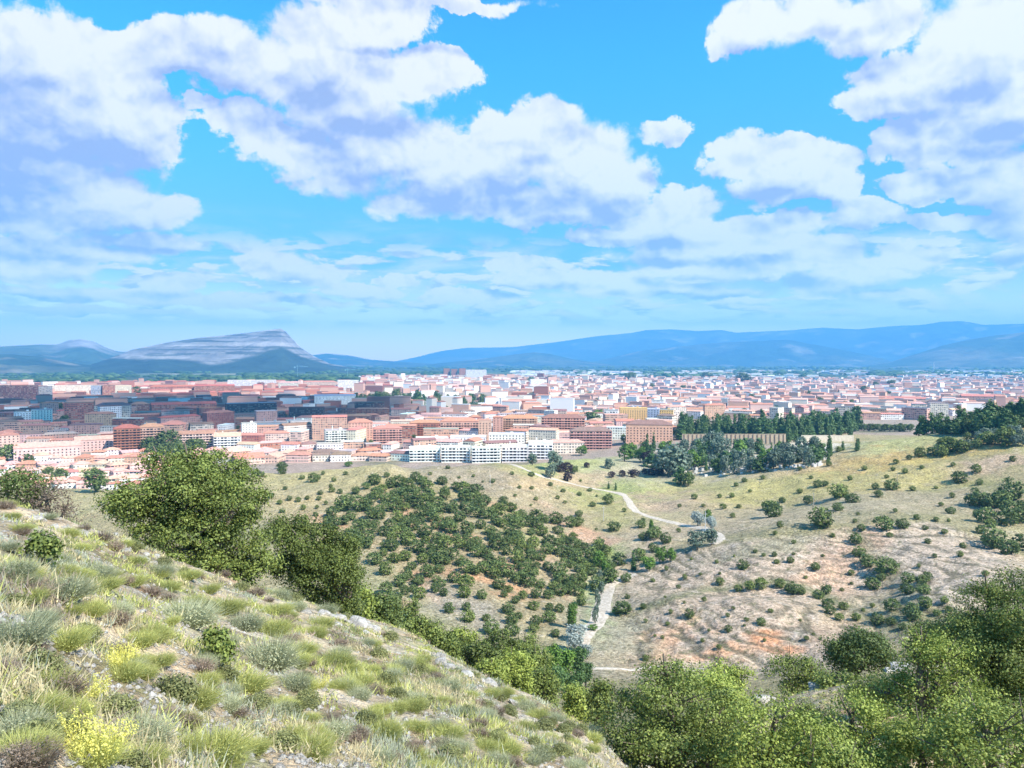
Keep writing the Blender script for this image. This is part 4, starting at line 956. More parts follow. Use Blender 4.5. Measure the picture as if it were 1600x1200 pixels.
# ------------------------------------------------------------------ the town
M_wall, Gw, wb = mat_new('rendered_wall', .85)
def facade(G_, b_, glass=(.05, .06, .08)):
    oi = G_.n.new('ShaderNodeObjectInfo'); t = G_.n.new('ShaderNodeTexCoord')
    ox, oy, oz = G_.sep(t.outputs['Object']); nx, ny, nz = G_.sep(t.outputs['Normal'])
    side = G_.m('GREATER_THAN', G_.m('ABSOLUTE', nx), .5)
    u = G_.m('ADD', G_.m('MULTIPLY', ox, G_.m('SUBTRACT', 1, side)), G_.m('MULTIPLY', oy, side))
    fu = G_.m('FRACT', G_.m('DIVIDE', G_.m('ADD', u, 200.8), 3.1)); fz = G_.m('FRACT', G_.m('DIVIDE', oz, 3.0))
    iu = G_.m('FLOOR', G_.m('DIVIDE', G_.m('ADD', u, 200.8), 3.1)); iz = G_.m('FLOOR', G_.m('DIVIDE', oz, 3.0))
    wn = G_.n.new('ShaderNodeTexWhiteNoise'); wn.noise_dimensions = '3D'; G_.put(wn.inputs['Vector'], G_.xyz(iu, iz, oi.outputs['Random']))
    a = oi.outputs['Alpha']
    hw = G_.m('ADD', .20, G_.m('MULTIPLY', G_.m('MULTIPLY', a, .24), G_.m('GREATER_THAN', wn.outputs[0], .3)))
    inx = G_.m('LESS_THAN', G_.m('ABSOLUTE', G_.m('SUBTRACT', fu, .5)), hw)
    inz = G_.m('LESS_THAN', G_.m('ABSOLUTE', G_.m('SUBTRACT', fz, .56)), .23)
    vert = G_.m('LESS_THAN', G_.m('ABSOLUTE', nz), .4)
    m_ = G_.m('MULTIPLY', G_.m('MULTIPLY', inx, inz), G_.m('MULTIPLY', vert, G_.m('GREATER_THAN', wn.outputs[0], .10)))
    sh = G_.mix(G_.m('GREATER_THAN', wn.outputs[0], .62), glass, (.32, .27, .23))
    n = G_.noise(t.outputs['Object'], .25, 6, .6)
    wc = G_.mix(1.0, oi.outputs['Color'], G_.mix(G_.ss(n, .3, .7), (.86, .85, .84), (1.08, 1.08, 1.08)), 'MULTIPLY')
    G_.l.new(G_.mix(m_, wc, sh), b_.inputs['Base Color'])
facade(Gw, wb)
M_plain, Gp2, pb2 = mat_new('plain_wall', .85)
oi_ = Gp2.n.new('ShaderNodeObjectInfo'); n_ = Gp2.noise(Gp2.n.new('ShaderNodeTexCoord').outputs['Object'], .4, 6, .6)
Gp2.l.new(Gp2.mix(1.0, oi_.outputs['Color'], Gp2.mix(Gp2.ss(n_, .3, .7), (.85, .84, .83), (1.1, 1.1, 1.1)), 'MULTIPLY'), pb2.inputs['Base Color'])
M_roof, Gf, fb_ = mat_new('roof_tiles', .9)
oi_ = Gf.n.new('ShaderNodeObjectInfo'); to = Gf.n.new('ShaderNodeTexCoord').outputs['Object']; n_ = Gf.noise(to, .5, 7, .65)
wv = Gf.n.new('ShaderNodeTexWave'); wv.inputs['Scale'].default_value = 1.6; Gf.l.new(to, wv.inputs[0])
Gf.l.new(Gf.mix(1.0, oi_.outputs['Color'], Gf.mix(Gf.m('MULTIPLY_ADD', wv.outputs['Fac'], .3, Gf.ss(n_, .3, .7, 0, .8)), (.72, .70, .68), (1.22, 1.2, 1.18)), 'MULTIPLY'), fb_.inputs['Base Color'])
M_glass, _g, gb_ = mat_new('window_glass', .15); gb_.inputs['Base Color'].default_value = (.03, .04, .05, 1); gb_.inputs['Specular IOR Level'].default_value = .5

def boxv(x0, x1, y0, y1, z0, z1):
    v = np.array([(x0,y0,z0),(x1,y0,z0),(x1,y1,z0),(x0,y1,z0),(x0,y0,z1),(x1,y0,z1),(x1,y1,z1),(x0,y1,z1)], float)
    return v, np.array([(0,1,5,4),(1,2,6,5),(2,3,7,6),(3,0,4,7),(4,5,6,7),(3,2,1,0)])
def roof_geo(kind, w, d, h):
    o = .45
    if kind == 'hip':
        rz = min(w, d) * .21; k = min(w, d) * .5; x = w / 2 + o; y = d / 2 + o
        if w >= d: rg = [(-w/2 + k, 0, h + rz), (w/2 - k, 0, h + rz)]
        else: rg = [(0, -d/2 + k, h + rz), (0, d/2 - k, h + rz)]
        v = [(-x,-y,h),(x,-y,h),(x,y,h),(-x,y,h)] + rg + [(-x,-y,h-.25),(x,-y,h-.25),(x,y,h-.25),(-x,y,h-.25)]
        if w >= d: f = [(0,1,5,4),(1,2,5,5),(2,3,4,5),(3,0,4,4)]
        else: f = [(0,1,4,4),(1,2,5,4),(2,3,5,5),(3,0,4,5)]
        f += [(6,7,1,0),(7,8,2,1),(8,9,3,2),(9,6,0,3),(9,8,7,6)]
        return np.array(v, float), f
    if kind == 'gable':
        rz = d * .20; x = w / 2 + .3; y = d / 2 + o
        v = [(-x,-y,h),(x,-y,h),(x,y,h),(-x,y,h),(-x,0,h+rz),(x,0,h+rz),(-x,-y,h-.2),(x,-y,h-.2),(x,y,h-.2),(-x,y,h-.2)]
        f = [(0,1,5,4),(2,3,4,5),(1,2,5,5),(3,0,4,4),(6,7,1,0),(7,8,2,1),(8,9,3,2),(9,6,0,3),(9,8,7,6)]
        return np.array(v, float), f
    if kind == 'barrel':
        v, f, n = [], [], 10
        for i in range(n + 1):
            t = math.pi * i / n; y = -math.cos(t) * (d / 2 + .3); z = h + math.sin(t) * d * .16
            v += [(-w/2 - .3, y, z), (w/2 + .3, y, z)]
        for i in range(n): f.append((2*i, 2*i+1, 2*i+3, 2*i+2))
        for s in (0, 1):
            c = len(v); v.append(((-1 if s == 0 else 1) * (w/2 + .3), 0, h))
            for i in range(n): f.append((c, 2*i+s, 2*i+2+s, 2*i+2+s))
        f.append((0, 1, 2*n+1, 2*n))
        return np.array(v, float), f
    # flat: deck, parapet
    P_ = []
    P_.append(boxv(-w/2-.2, w/2+.2, -d/2-.2, d/2+.2, h-.05, h+.25))
    for b in ((-w/2-.2, w/2+.2, -d/2-.2, -d/2+.1), (-w/2-.2, w/2+.2, d/2-.1, d/2+.2), (-w/2-.2, -w/2+.1, -d/2+.1, d/2-.1), (w/2-.1, w/2+.2, -d/2+.1, d/2-.1)):
        P_.append(boxv(b[0], b[1], b[2], b[3], h+.25, h+.9))
    return join(P_)
def poly_mesh(name, v, f, mat):
    me = bpy.data.meshes.new(name); f = [tuple(dict.fromkeys(int(i) for i in q)) for q in f]
    me.from_pydata([tuple(map(float, p)) for p in v], [], f); me.materials.append(mat); me.update(); return me
WHITE=(.82,.79,.76); CREAM=(.76,.66,.55); PEACH=(.66,.40,.29); SALM=(.56,.34,.27); BRICK=(.38,.16,.12); DBRK=(.22,.11,.10); OCHRE=(.72,.50,.20); GREY=(.46,.45,.45); BLUEG=(.34,.40,.48); PINK=(.70,.49,.43)
TERRA=(.50,.24,.175); TERL=(.64,.38,.31); BROWN=(.27,.17,.14); GRF=(.46,.44,.42); WRF=(.76,.76,.76); REDR=(.46,.15,.12)
CN = {WHITE:'white', CREAM:'cream', PEACH:'peach', SALM:'salmon pink', BRICK:'red brick', DBRK:'dark brown', OCHRE:'ochre yellow', GREY:'grey', BLUEG:'blue-grey', PINK:'pale pink'}
RN = {TERRA:'terracotta', TERL:'pale red', BROWN:'brown', GRF:'grey', WRF:'white', REDR:'dark red', BLUEG:'blue-grey', OCHRE:'ochre', PEACH:'peach', CREAM:'cream', WHITE:'white'}
FOOT = []
SHARED = {}
def building(x, y, w, d, h, rz, wall, rk, rc, band, name, noun, cat, grp, label=None, detail=0, tower=None):
    z = float(ground_z(x, y))
    e = bpy.data.objects.new(name, None); C.objects.link(e); e.location = (x, y, z); e.rotation_euler.z = rz
    wv_, wf = boxv(-w/2, w/2, -d/2, d/2, -7, h - .02)
    jt = tuple(min(.85, c * random.uniform(.93, 1.06)) for c in wall)
    ow = link('wall', poly_mesh('wall', wv_, wf, M_plain if detail else M_wall), e); ow.color = (*jt, band)
    rv, rf = roof_geo(rk, w, d, h); orf = link('roof', poly_mesh('roof', rv, rf, M_roof if rk in ('hip', 'gable') else M_plain), e)
    orf.color = (*[min(.85, c * random.uniform(.88, 1.1)) for c in rc], 1)
    if detail:
        nf = max(1, int(h / 3.0)); nb = max(2, int(w / 3.6)); step = w / nb
        for fl in range(nf):
            for b in range(nb):
                big = detail == 2 and (b % 3 != 1)
                ww, wh = (step * .74, 1.7) if big else (1.3, 1.35)
                key = (round(ww, 1), wh)
                if key not in SHARED: SHARED[key] = poly_mesh('window', *boxv(-ww/2, ww/2, -.04, .1, 0, wh), M_glass)
                q = link('window', SHARED[key], e, (-w/2 + (b + .5) * step, -d/2 - .005, fl * 3.0 + 1.0)); q.rotation_euler = (0, 0, 0)
            if detail == 2:
                v, f = boxv(-w/2 + .3, w/2 - .3, -d/2 - 1.2, -d/2 + .05, fl * 3.0 + .05, fl * 3.0 + .3)
                v2, f2 = boxv(-w/2 + .3, w/2 - .3, -d/2 - 1.2, -d/2 - 1.08, fl * 3.0 + .3, fl * 3.0 + .98)
                if fl: ob = link('balcony', poly_mesh('balcony', *join([(v, f), (v2, f2)]), M_plain), e); ob.color = (*[min(.85, c * 1.15) for c in jt], 1)
        if rk != 'flat' or detail == 2:
            v, f = boxv(-w * .2, -w * .2 + 1, d * .05, d * .05 + 1, h, h + max(1.6, min(w, d) * .26)); oc = link('chimney', poly_mesh('chimney', v, f, M_plain), orf); oc.color = (*jt, 1)
        if rk == 'flat':
            v, f = boxv(w * .1, w * .1 + 3.2, -1.5, 1.8, h + .24, h + 2.8); oc = link('stair_tower', poly_mesh('stair_tower', v, f, M_plain), e); oc.color = (*jt, 1)
    FOOT.append((x, y, w * .5, d * .5, rz, math.hypot(w, d) * .5))
    look = f"{CN[wall]}" + ('' if rk in ('flat',) else f" {RN[rc]}-roofed")
    return reg(e, look, noun, cat, grp, label)
def by_px(X0, X1, Yt, Yb, wall, rk, rc, band, label=None, detail=0, rz=None, dk=.6, name='apartment_block' , noun='block', cat='building', grp='apartment blocks of the town'):
    Xc = (X0 + X1) / 2; x, y, z = hit(Xc, Yb, 560, 12000); k = math.hypot(x, y) / F
    w = (X1 - X0) * k * math.cos(math.atan((Xc - 800) / F)); h = max(4, (Yb - Yt) * k * .94)
    if rk in ('hip', 'gable'): h = max(3.2, h - min(w, w * dk) * .15)
    d = max(7, min(22, w * dk)) if w > 7 else w
    face = -math.atan2(x, y); rz = face + (rz if rz is not None else 0)
    x += math.sin(-face) * d * .5; y += math.cos(-face) * d * .5
    return building(x, y, w, d, h, rz, wall, rk, rc, band, name, noun, cat, grp, label, detail)
KEY = [
 # white stepped terrace at the edge of the hill
 (640,688,699,722,WHITE,'flat',WRF,.9,'white stepped terrace house, leftmost of the long white row above the hill crest',2),
 (690,735,698,723,WHITE,'flat',WRF,.9,'white flat-roofed terrace house, second from left in the long white row',2),
 (737,782,699,724,WHITE,'flat',WRF,.9,'white flat-roofed terrace house, third from left in the long white row',2),
 (784,824,697,723,WHITE,'flat',WRF,.9,'white flat-roofed terrace house, fourth from left in the long white row',2),
 (826,864,690,718,WHITE,'flat',WRF,.9,'white flat-roofed terrace house, rightmost of the long white row',2),
 (650,700,684,707,WHITE,'flat',WRF,.9,'white upper terrace house behind the leftmost of the long white row',1),
 (704,760,682,705,WHITE,'flat',WRF,.9,'wide white upper terrace house behind the long white row',1),
 (764,820,678,704,WHITE,'flat',WRF,.9,'white upper terrace house right of the orange brick tower foot',1),
 (890,955,667,703,SALM,'hip',BROWN,1,'salmon apartment block with long pale balconies beside the light grey street',2),
 (846,914,646,690,PEACH,'hip',BROWN,.5,'tall peach apartment block with brown hipped roof, left of the yellow block',2),
 (968,1012,637,662,OCHRE,'flat',OCHRE,.2,'ochre yellow block with blank walls above the orange block',1),
 (1012,1030,638,662,BLUEG,'flat',WRF,.8,'white and blue-grey stair block joined to the yellow block',1),
 (1030,1052,640,660,OCHRE,'flat',GRF,.2,'small yellow block right of the white and blue-grey stair block',1),
 (978,1050,657,692,PEACH,'hip',BROWN,.2,'low orange-peach building with brown roof at the edge of the cemetery trees',1),
 (944,966,640,668,WHITE,'flat',GRF,1,'white block with dark balcony openings left of the yellow block',2),
 (748,768,654,694,PEACH,'flat',PEACH,.1,'square orange brick tower beside the long orange brick block',1),
 (688,748,652,690,PEACH,'hip',TERRA,1,'long orange brick apartment block with red roof left of the square tower',2),
 (770,786,648,684,SALM,'hip',TERRA,.8,'narrow salmon block touching the right side of the square orange tower',1),
 (782,840,648,682,PEACH,'hip',TERRA,1,'peach balcony block between the square tower and the tall peach block',2),
 (640,690,656,684,BRICK,'hip',TERRA,1,'red and orange brick block left of the long orange brick block',2),
 (545,582,655,690,PEACH,'hip',TERRA,.8,'orange and peach gabled block in the middle left of the town edge',1),
 (583,628,665,694,SALM,'hip',TERRA,1,'salmon block with red roof left of the white stepped terrace',2),
 (508,545,672,692,WHITE,'flat',GRF,1,'white block with long grey balcony bands left of the salmon block',2),
 (487,520,655,680,WHITE,'flat',WRF,.2,'bright white blank-walled building left of centre',1),
 (448,487,657,676,WHITE,'flat',GRF,1,'white block with dark brown window bands at the shadow edge',2),
 (398,448,660,680,BLUEG,'flat',GRF,1,'pale blue-grey block with balcony bands left of the white banded one',2),
 (378,400,662,692,WHITE,'flat',GRF,.6,'tall narrow white block left of the pale blue-grey block',1),
 (180,218,667,708,BRICK,'hip',REDR,.7,'red brick apartment block with white windows, left half of the pair above the dark trees',2),
 (219,255,665,706,SALM,'hip',TERRA,.7,'orange-red apartment block, right half of the pair above the dark trees',2),
 (120,178,685,706,PINK,'gable',TERL,.8,'pale pink row of flats left of the red brick apartment block',1),
 (30,120,695,720,PINK,'gable',TERL,.6,'long pink building with a pale roof line at the lower left of the town',1),
 (0,28,680,705,PINK,'hip',TERRA,.6,'pink hip-roofed block at the left edge of the town',1),
 (282,335,675,702,PINK,'gable',TERRA,1,'long pale balcony building behind the largest holm oak',2),
 (336,376,678,703,WHITE,'gable',TERL,1,'pale balcony building right of the one behind the largest holm oak',2),
 (25,52,646,666,WHITE,'flat',GRF,.8,'short white tower block at the far left, left of its taller neighbour',1),
 (52,80,643,668,WHITE,'flat',GRF,.8,'white tower block with a brown right flank at the far left',1),
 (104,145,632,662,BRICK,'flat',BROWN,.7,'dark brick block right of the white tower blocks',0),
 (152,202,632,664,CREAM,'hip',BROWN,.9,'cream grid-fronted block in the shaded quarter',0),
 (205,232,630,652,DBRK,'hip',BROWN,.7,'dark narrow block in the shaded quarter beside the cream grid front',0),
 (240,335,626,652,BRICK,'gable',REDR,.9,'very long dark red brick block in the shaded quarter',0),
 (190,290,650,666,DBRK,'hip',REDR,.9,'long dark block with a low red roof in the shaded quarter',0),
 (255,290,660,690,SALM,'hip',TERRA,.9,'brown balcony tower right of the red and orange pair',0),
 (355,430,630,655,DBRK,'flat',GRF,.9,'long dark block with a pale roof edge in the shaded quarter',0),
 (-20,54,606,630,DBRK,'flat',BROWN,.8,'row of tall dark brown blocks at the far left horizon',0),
 (54,80,606,628,GREY,'flat',BROWN,.8,'pair of grey-brown tower blocks right of the tall dark brown row',0),
 (81,143,604,618,CREAM,'flat',CREAM,.6,'sunlit cream block with many windows at the far left horizon',0),
 (144,160,604,625,BLUEG,'flat',GRF,.7,'blue-grey tower block right of the sunlit cream block',0),
 (160,178,604,625,BRICK,'flat',BROWN,.7,'dark red tower block beside the blue-grey tower',0),
 (178,204,604,622,CREAM,'flat',CREAM,.6,'pale block with white bands right of the dark red tower',0),
 (238,305,600,618,BRICK,'hip',REDR,.7,'wide dark red block with stepped roof on the left horizon',0),
 (306,365,599,618,BRICK,'gable',REDR,.7,'long dark red building with low roof right of the stepped one',0),
 (358,430,594,607,WHITE,'flat',WRF,.9,'row of white flats catching the sun, left of centre horizon',0),
 (436,470,594,608,CREAM,'hip',TERL,.9,'cream and red flats right of the sunlit white row',0),
 (475,525,593,608,PINK,'hip',TERRA,.9,'pink balcony flats in the far left middle of the town',0),
 (528,560,594,611,WHITE,'flat',WRF,.9,'white flats right of the pink balcony flats',0),
 (492,555,618,636,WHITE,'barrel',BLUEG,0,'large sports hall with a curved blue-grey roof',0),
 (555,600,628,648,DBRK,'flat',BROWN,.7,'dark brown block in shade right of the curved roof hall',0),
 (395,560,640,654,BRICK,'gable',REDR,.9,'long low red brick block in shade in front of the curved roof hall',0),
 (693,703,575,590,BRICK,'flat',BROWN,.8,'leftmost of the three far red brick tower blocks',0),
 (705,715,576,590,BRICK,'flat',BROWN,.8,'middle one of the three far red brick tower blocks',0),
 (717,727,575,590,BRICK,'flat',BROWN,.8,'rightmost of the three far red brick tower blocks',0),
 (728,760,577,592,WHITE,'flat',WRF,.5,'tall far white block right of the three red brick towers',0),
 (828,850,592,608,WHITE,'flat',WRF,.3,'far square white block in the upper middle of the town',0),
 (1195,1300,597,605,SALM,'gable',REDR,.6,'very long far building with a red roof right of centre',0),
 (1300,1460,593,603,SALM,'gable',REDR,.6,'longest far building with a red roof at the upper right of the town',0),
 (1372,1448,618,630,PINK,'gable',TERRA,.8,'long pink building with tiled roof at the right of the town',0),
 (1505,1560,617,632,PEACH,'gable',TERRA,.8,'orange-roofed long building at the right edge above the pines',0),
 (1425,1445,630,655,CREAM,'hip',TERL,.7,'cream block with dark left flank near the dark pine at right',0),
 (1452,1478,632,652,CREAM,'flat',GRF,.7,'cream block just left of the pine wood',0),
]
for q in KEY:
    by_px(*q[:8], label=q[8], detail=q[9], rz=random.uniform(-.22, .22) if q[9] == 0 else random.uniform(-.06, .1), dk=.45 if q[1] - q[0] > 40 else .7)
def free(x, y, R_):
    for (a, b, w, d, rz, q) in FOOT:
        if (a - x) ** 2 + (b - y) ** 2 < (R_ + q * .82) ** 2: return False
    return True
DIST = []; NB = {'a': 0, 't': 0, 'w': 0}
Yb = 768.0; rnd = random.Random(5)
GR = {}
def free_fast(x, y, R_):
    cx, cy_ = int(x // 60), int(y // 60)
    for i in (-1, 0, 1):
        for j in (-1, 0, 1):
            for (a, b, q) in GR.get((cx + i, cy_ + j), ()):
                if (a - x) ** 2 + (b - y) ** 2 < ((R_ + q) * .80) ** 2: return False
    return True
def put_foot(x, y, q): GR.setdefault((int(x // 60), int(y // 60)), []).append((x, y, q))
for f_ in FOOT:       # long footprints are entered as several discs
    n = max(1, int(f_[2] / max(4, f_[3])) * 2 + 1)
    for k in np.linspace(-1, 1, n) if n > 1 else [0]:
        put_foot(f_[0] + math.cos(f_[4]) * f_[2] * k * .8, f_[1] + math.sin(f_[4]) * f_[2] * k * .8, min(f_[2], f_[3]) * 1.25)
parts_far = []; cols_far = []
while Yb > 579.5:
    k0 = 103 / (Yb - 565); X = -60 + rnd.uniform(0, 20)
    while X < 1660:
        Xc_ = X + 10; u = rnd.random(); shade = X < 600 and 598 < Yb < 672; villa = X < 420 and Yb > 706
        ok = True
        if Yb > 724 and X > 300: ok = False
        if Yb > 708 and X > 860: ok = False
        if Yb > 690 and X > 1040: ok = False
        if X > 1340 and Yb > 690 - (X - 1340) * .22: ok = False
        if X < 560 and Yb < 600: ok = False
        if 560 <= X < 790 and Yb < 589: ok = False
        if X > 780 and Yb < 592: ok = ok and fbm(np.array([X / 60.]), np.array([Yb / 3.]), 2, 9)[0] > -.12
        if 545 < X < 775 and 612 < Yb < 632: ok = ok and rnd.random() < .2
        if X > 1050 and Yb > 668: ok = ok and False
        if villa: w = rnd.uniform(10, 19); h = rnd.uniform(4.5, 7.5)
        elif shade: w = rnd.uniform(24, 62); h = rnd.uniform(12, 21)
        elif Yb < 592: w = rnd.uniform(26, 80); h = rnd.uniform(6, 12)
        elif X > 860: w = rnd.uniform(14, 40); h = rnd.uniform(8, 15)
        else: w = rnd.uniform(18, 46); h = rnd.uniform(11, 22)
        if 340 < Xc_ < 650 and Yb > 700: w = rnd.uniform(14, 34); h = rnd.uniform(4.5, 8.5); u = .5
        if u > .86 and not villa: h *= 1.5
        elif u < .2 and not villa: h *= .65
        wp = w / k0
        Xc = X + wp / 2; X += wp * rnd.uniform(.92, 1.15)
        if not ok: continue
        a_, b_, c_ = ray(Xc, Yb); hh_ = math.hypot(a_, b_); r_ = -103 / c_ * hh_ * rnd.uniform(.985, 1.015)
        x, y = a_ / hh_ * r_, b_ / hh_ * r_; d = min(w, rnd.uniform(9, 15)) if not villa else w * .75
        if not free_fast(x, y, (w + d) * .25): continue
        put_foot(x, y, (w + d) * .27)
        shed = Yb < 591 and Xc > 780
        if shed: wall = rnd.choice([WHITE, WHITE, GREY, CREAM, BLUEG]); rk = rnd.choice(['gable', 'flat', 'barrel']); rc = rnd.choice([WRF, WRF, GRF, BLUEG, TERL])
        elif villa: wall = rnd.choice([PINK, CREAM, PEACH, WHITE]); rk = rnd.choice(['hip', 'hip', 'gable']); rc = rnd.choice([TERL, TERRA, TERL])
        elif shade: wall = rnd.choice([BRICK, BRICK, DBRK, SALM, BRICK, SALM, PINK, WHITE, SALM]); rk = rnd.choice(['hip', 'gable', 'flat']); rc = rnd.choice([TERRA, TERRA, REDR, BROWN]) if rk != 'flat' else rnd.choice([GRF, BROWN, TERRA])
        elif Xc > 860: wall = rnd.choice([WHITE, CREAM, PINK, PINK, SALM, WHITE, PEACH, CREAM]); rk = rnd.choice(['hip', 'gable', 'gable', 'flat']); rc = rnd.choice([TERL, TERRA, TERL, TERRA, BROWN]) if rk != 'flat' else rnd.choice([WRF, GRF, TERL])
        else: wall = rnd.choice([WHITE, WHITE, CREAM, PEACH, SALM, PINK, BRICK, CREAM]); rk = rnd.choice(['hip', 'gable', 'flat']); rc = rnd.choice([TERL, TERRA, TERRA, BROWN]) if rk != 'flat' else rnd.choice([WRF, GRF])
        rz = -math.atan2(x, y) + rnd.choice([-.5, -.35, .2, .3, 1.2, -.1]) * (1 if w < 40 else .4)
        kind = 'w' if shed else ('a' if (h > 11 or w > 30) and not villa else 't')
        lim = {'a': 215, 't': 290, 'w': 60}[kind]
        if NB[kind] < lim and Yb > 574:
            NB[kind] += 1
            nm, noun, cat, grp = {'a': ('apartment_block', 'block', 'building', 'apartment blocks of the town'), 't': ('town_house', 'house', 'house', 'houses of the town'), 'w': ('warehouse', 'warehouse', 'building', 'warehouses beyond the town')}[kind]
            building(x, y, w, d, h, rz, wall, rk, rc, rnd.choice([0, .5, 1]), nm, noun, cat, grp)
        else:
            z = float(ground_z(x, y)); v, f = boxv(-w/2, w/2, -d/2, d/2, -5, h); rv, rf = roof_geo(rk, w, d, h)
            V2 = np.concatenate([v, rv]); cs, sn = math.cos(rz), math.sin(rz)
            V2 = np.stack([V2[:, 0] * cs - V2[:, 1] * sn + x, V2[:, 0] * sn + V2[:, 1] * cs + y, V2[:, 2] + z], 1)
            parts_far.append((V2, [tuple(q) for q in f] + [tuple(int(i) + len(v) for i in q) for q in rf]))
            j = rnd.uniform(.9, 1.08); cols_far.append(np.concatenate([np.tile(np.array(wall) * j, (len(v), 1)), np.tile(np.array(rc) * j, (len(rv), 1))]))
    Yb -= max(.55, 11 / k0 * (.60 if Yb > 600 else .5)) * (.9 if Yb < 700 else 1)
M_far, Gq, qb = mat_new('far_walls', .9); qv = Gq.n.new('ShaderNodeVertexColor'); qv.layer_name = 'col'; Gq.l.new(qv.outputs[0], qb.inputs['Base Color'])
V_, F_, n = [], [], 0
for v, f in parts_far: V_.append(v); F_ += [tuple(dict.fromkeys(i + n for i in q)) for q in f]; n += len(v)
me = bpy.data.meshes.new('distant_houses'); me.from_pydata(np.concatenate(V_).tolist(), [], F_); me.materials.append(M_far)
at_ = me.color_attributes.new('col', 'FLOAT_COLOR', 'POINT'); cc = np.ones((n, 4), np.float32); cc[:, :3] = np.concatenate(cols_far); at_.data.foreach_set('color', cc.ravel())
tag(link('distant_houses', me), kind='stuff')
print('TOWN', NB, 'far', len(parts_far))

# streets' and hills' trees round the town
def band_trees(kind, poly, n, wpx, hpx, gap=.5, r0=560, r1=6000): 
    xs = [p[0] for p in poly]; ys = [p[1] for p in poly]; L = []
    for _ in range(n * 30):
        if len(L) >= n: break
        X, Y = random.uniform(min(xs), max(xs)), random.uniform(min(ys), max(ys))
        if not inpoly(X, Y, poly) or any((X - a) ** 2 + ((Y - b) * 2) ** 2 < (wpx * gap) ** 2 for a, b in L): continue
        L.append((X, Y)); plant(random.choice(kind), X, Y, wpx * random.uniform(.75, 1.25), hpx * random.uniform(.75, 1.2), r0, r1)
# dark belt at the cemetery's far side
band_trees('nnnc', [(1062,690),(1100,684),(1230,694),(1340,676),(1340,670),(1230,684),(1062,680)], 62, 13, 30, .35)
for X in range(1066, 1336, 9): plant('c' if X % 2 else 'n', X + random.uniform(-3, 3), 683 + 5 * math.sin(X), 6 if X % 2 else 10, random.uniform(24, 36), 560, 1500)
# blue-grey cemetery trees
band_trees('uunl', [(965,715),(1080,700),(1290,712),(1285,730),(1180,738),(1080,750),(1060,770),(1040,745),(980,725)], 52, 19, 24, .6, 450, 1500)
band_trees('c', [(1000,712),(1300,706),(1320,722),(1100,745),(1030,725)], 22, 5, 22, .8, 450, 1500)
plant('u', 1048, 745, 56, 42, 450, 1500); plant('g', 1075, 760, 20, 22, 450, 1500); plant('p', 1015, 722, 22, 18, 450, 1500); plant('c', 1011, 714, 6, 34, 450, 1500); plant('c', 1021, 705, 5, 28, 450, 1500)
# pine wood on the right crest
band_trees('nnng', [(1450,680),(1500,680),(1560,682),(1600,668),(1650,660),(1650,645),(1560,662),(1500,674),(1440,674)], 70, 15, 23, .36, 450, 900)
band_trees('n', [(1500,672),(1660,650),(1660,640),(1560,656),(1500,668)], 34, 16, 30, .36, 560, 1100)
plant('n', 1443, 668, 15, 26, 500, 1000); plant('n', 1436, 669, 9, 16, 500, 1000); plant('n', 1405, 665, 9, 12, 560, 1100); plant('c', 1339, 705, 5, 18, 450, 1100); plant('c', 1317, 704, 4, 14, 450, 1100); plant('c', 1341, 700, 4, 14, 450, 1100)
for X in range(1350, 1430, 8): plant('g', X, 668 + random.uniform(-2, 2), 12, 10, 560, 1100)
band_trees('uo', [(1440,690),(1600,680),(1600,700),(1560,705),(1470,700)], 14, 14, 13, .8, 450, 900)
# belts in the town
band_trees('nng', [(545,632),(600,624),(700,628),(770,634),(760,641),(640,638),(560,640)], 60, 10, 15, .4)
band_trees('g', [(225,712),(320,706),(320,716),(240,720)], 10, 17, 18, .5)
for q in [('g',233,708,22,22),('g',262,706,28,28),('g',250,716,20,16),('g',300,704,26,16),('g',12,722,24,22),('g',150,768,34,30),('g',75,750,16,16),('g',95,752,20,16),('g',45,727,14,14),('l',908,712,18,14),('g',880,705,16,14),('g',925,660,22,16),('l',935,655,14,14),
          ('g',975,692,12,12),('g',440,733,16,10),('g',330,742,12,9),('l',545,729,14,7),('g',100,664,12,12),('g',92,650,10,16),('g',125,642,8,12),('g',213,618,14,12),('g',255,619,8,9),('g',480,655,14,10),('g',440,656,18,8),('g',830,598,14,8),('g',860,596,10,8),('g',1160,598,20,14),('g',1105,592,16,10),('g',985,595,16,12)]:
    plant(q[0], q[1], q[2], q[3], q[4], 560, 7000)
band_trees('g', [(0,700),(0,640),(700,615),(1400,600),(1400,650),(1000,668),(640,700)], 130, 9, 8, 1.3)
band_trees('gn', [(780,584),(1600,584),(1600,594),(780,594)], 50, 5, 3.4, .7, 560, 12000)
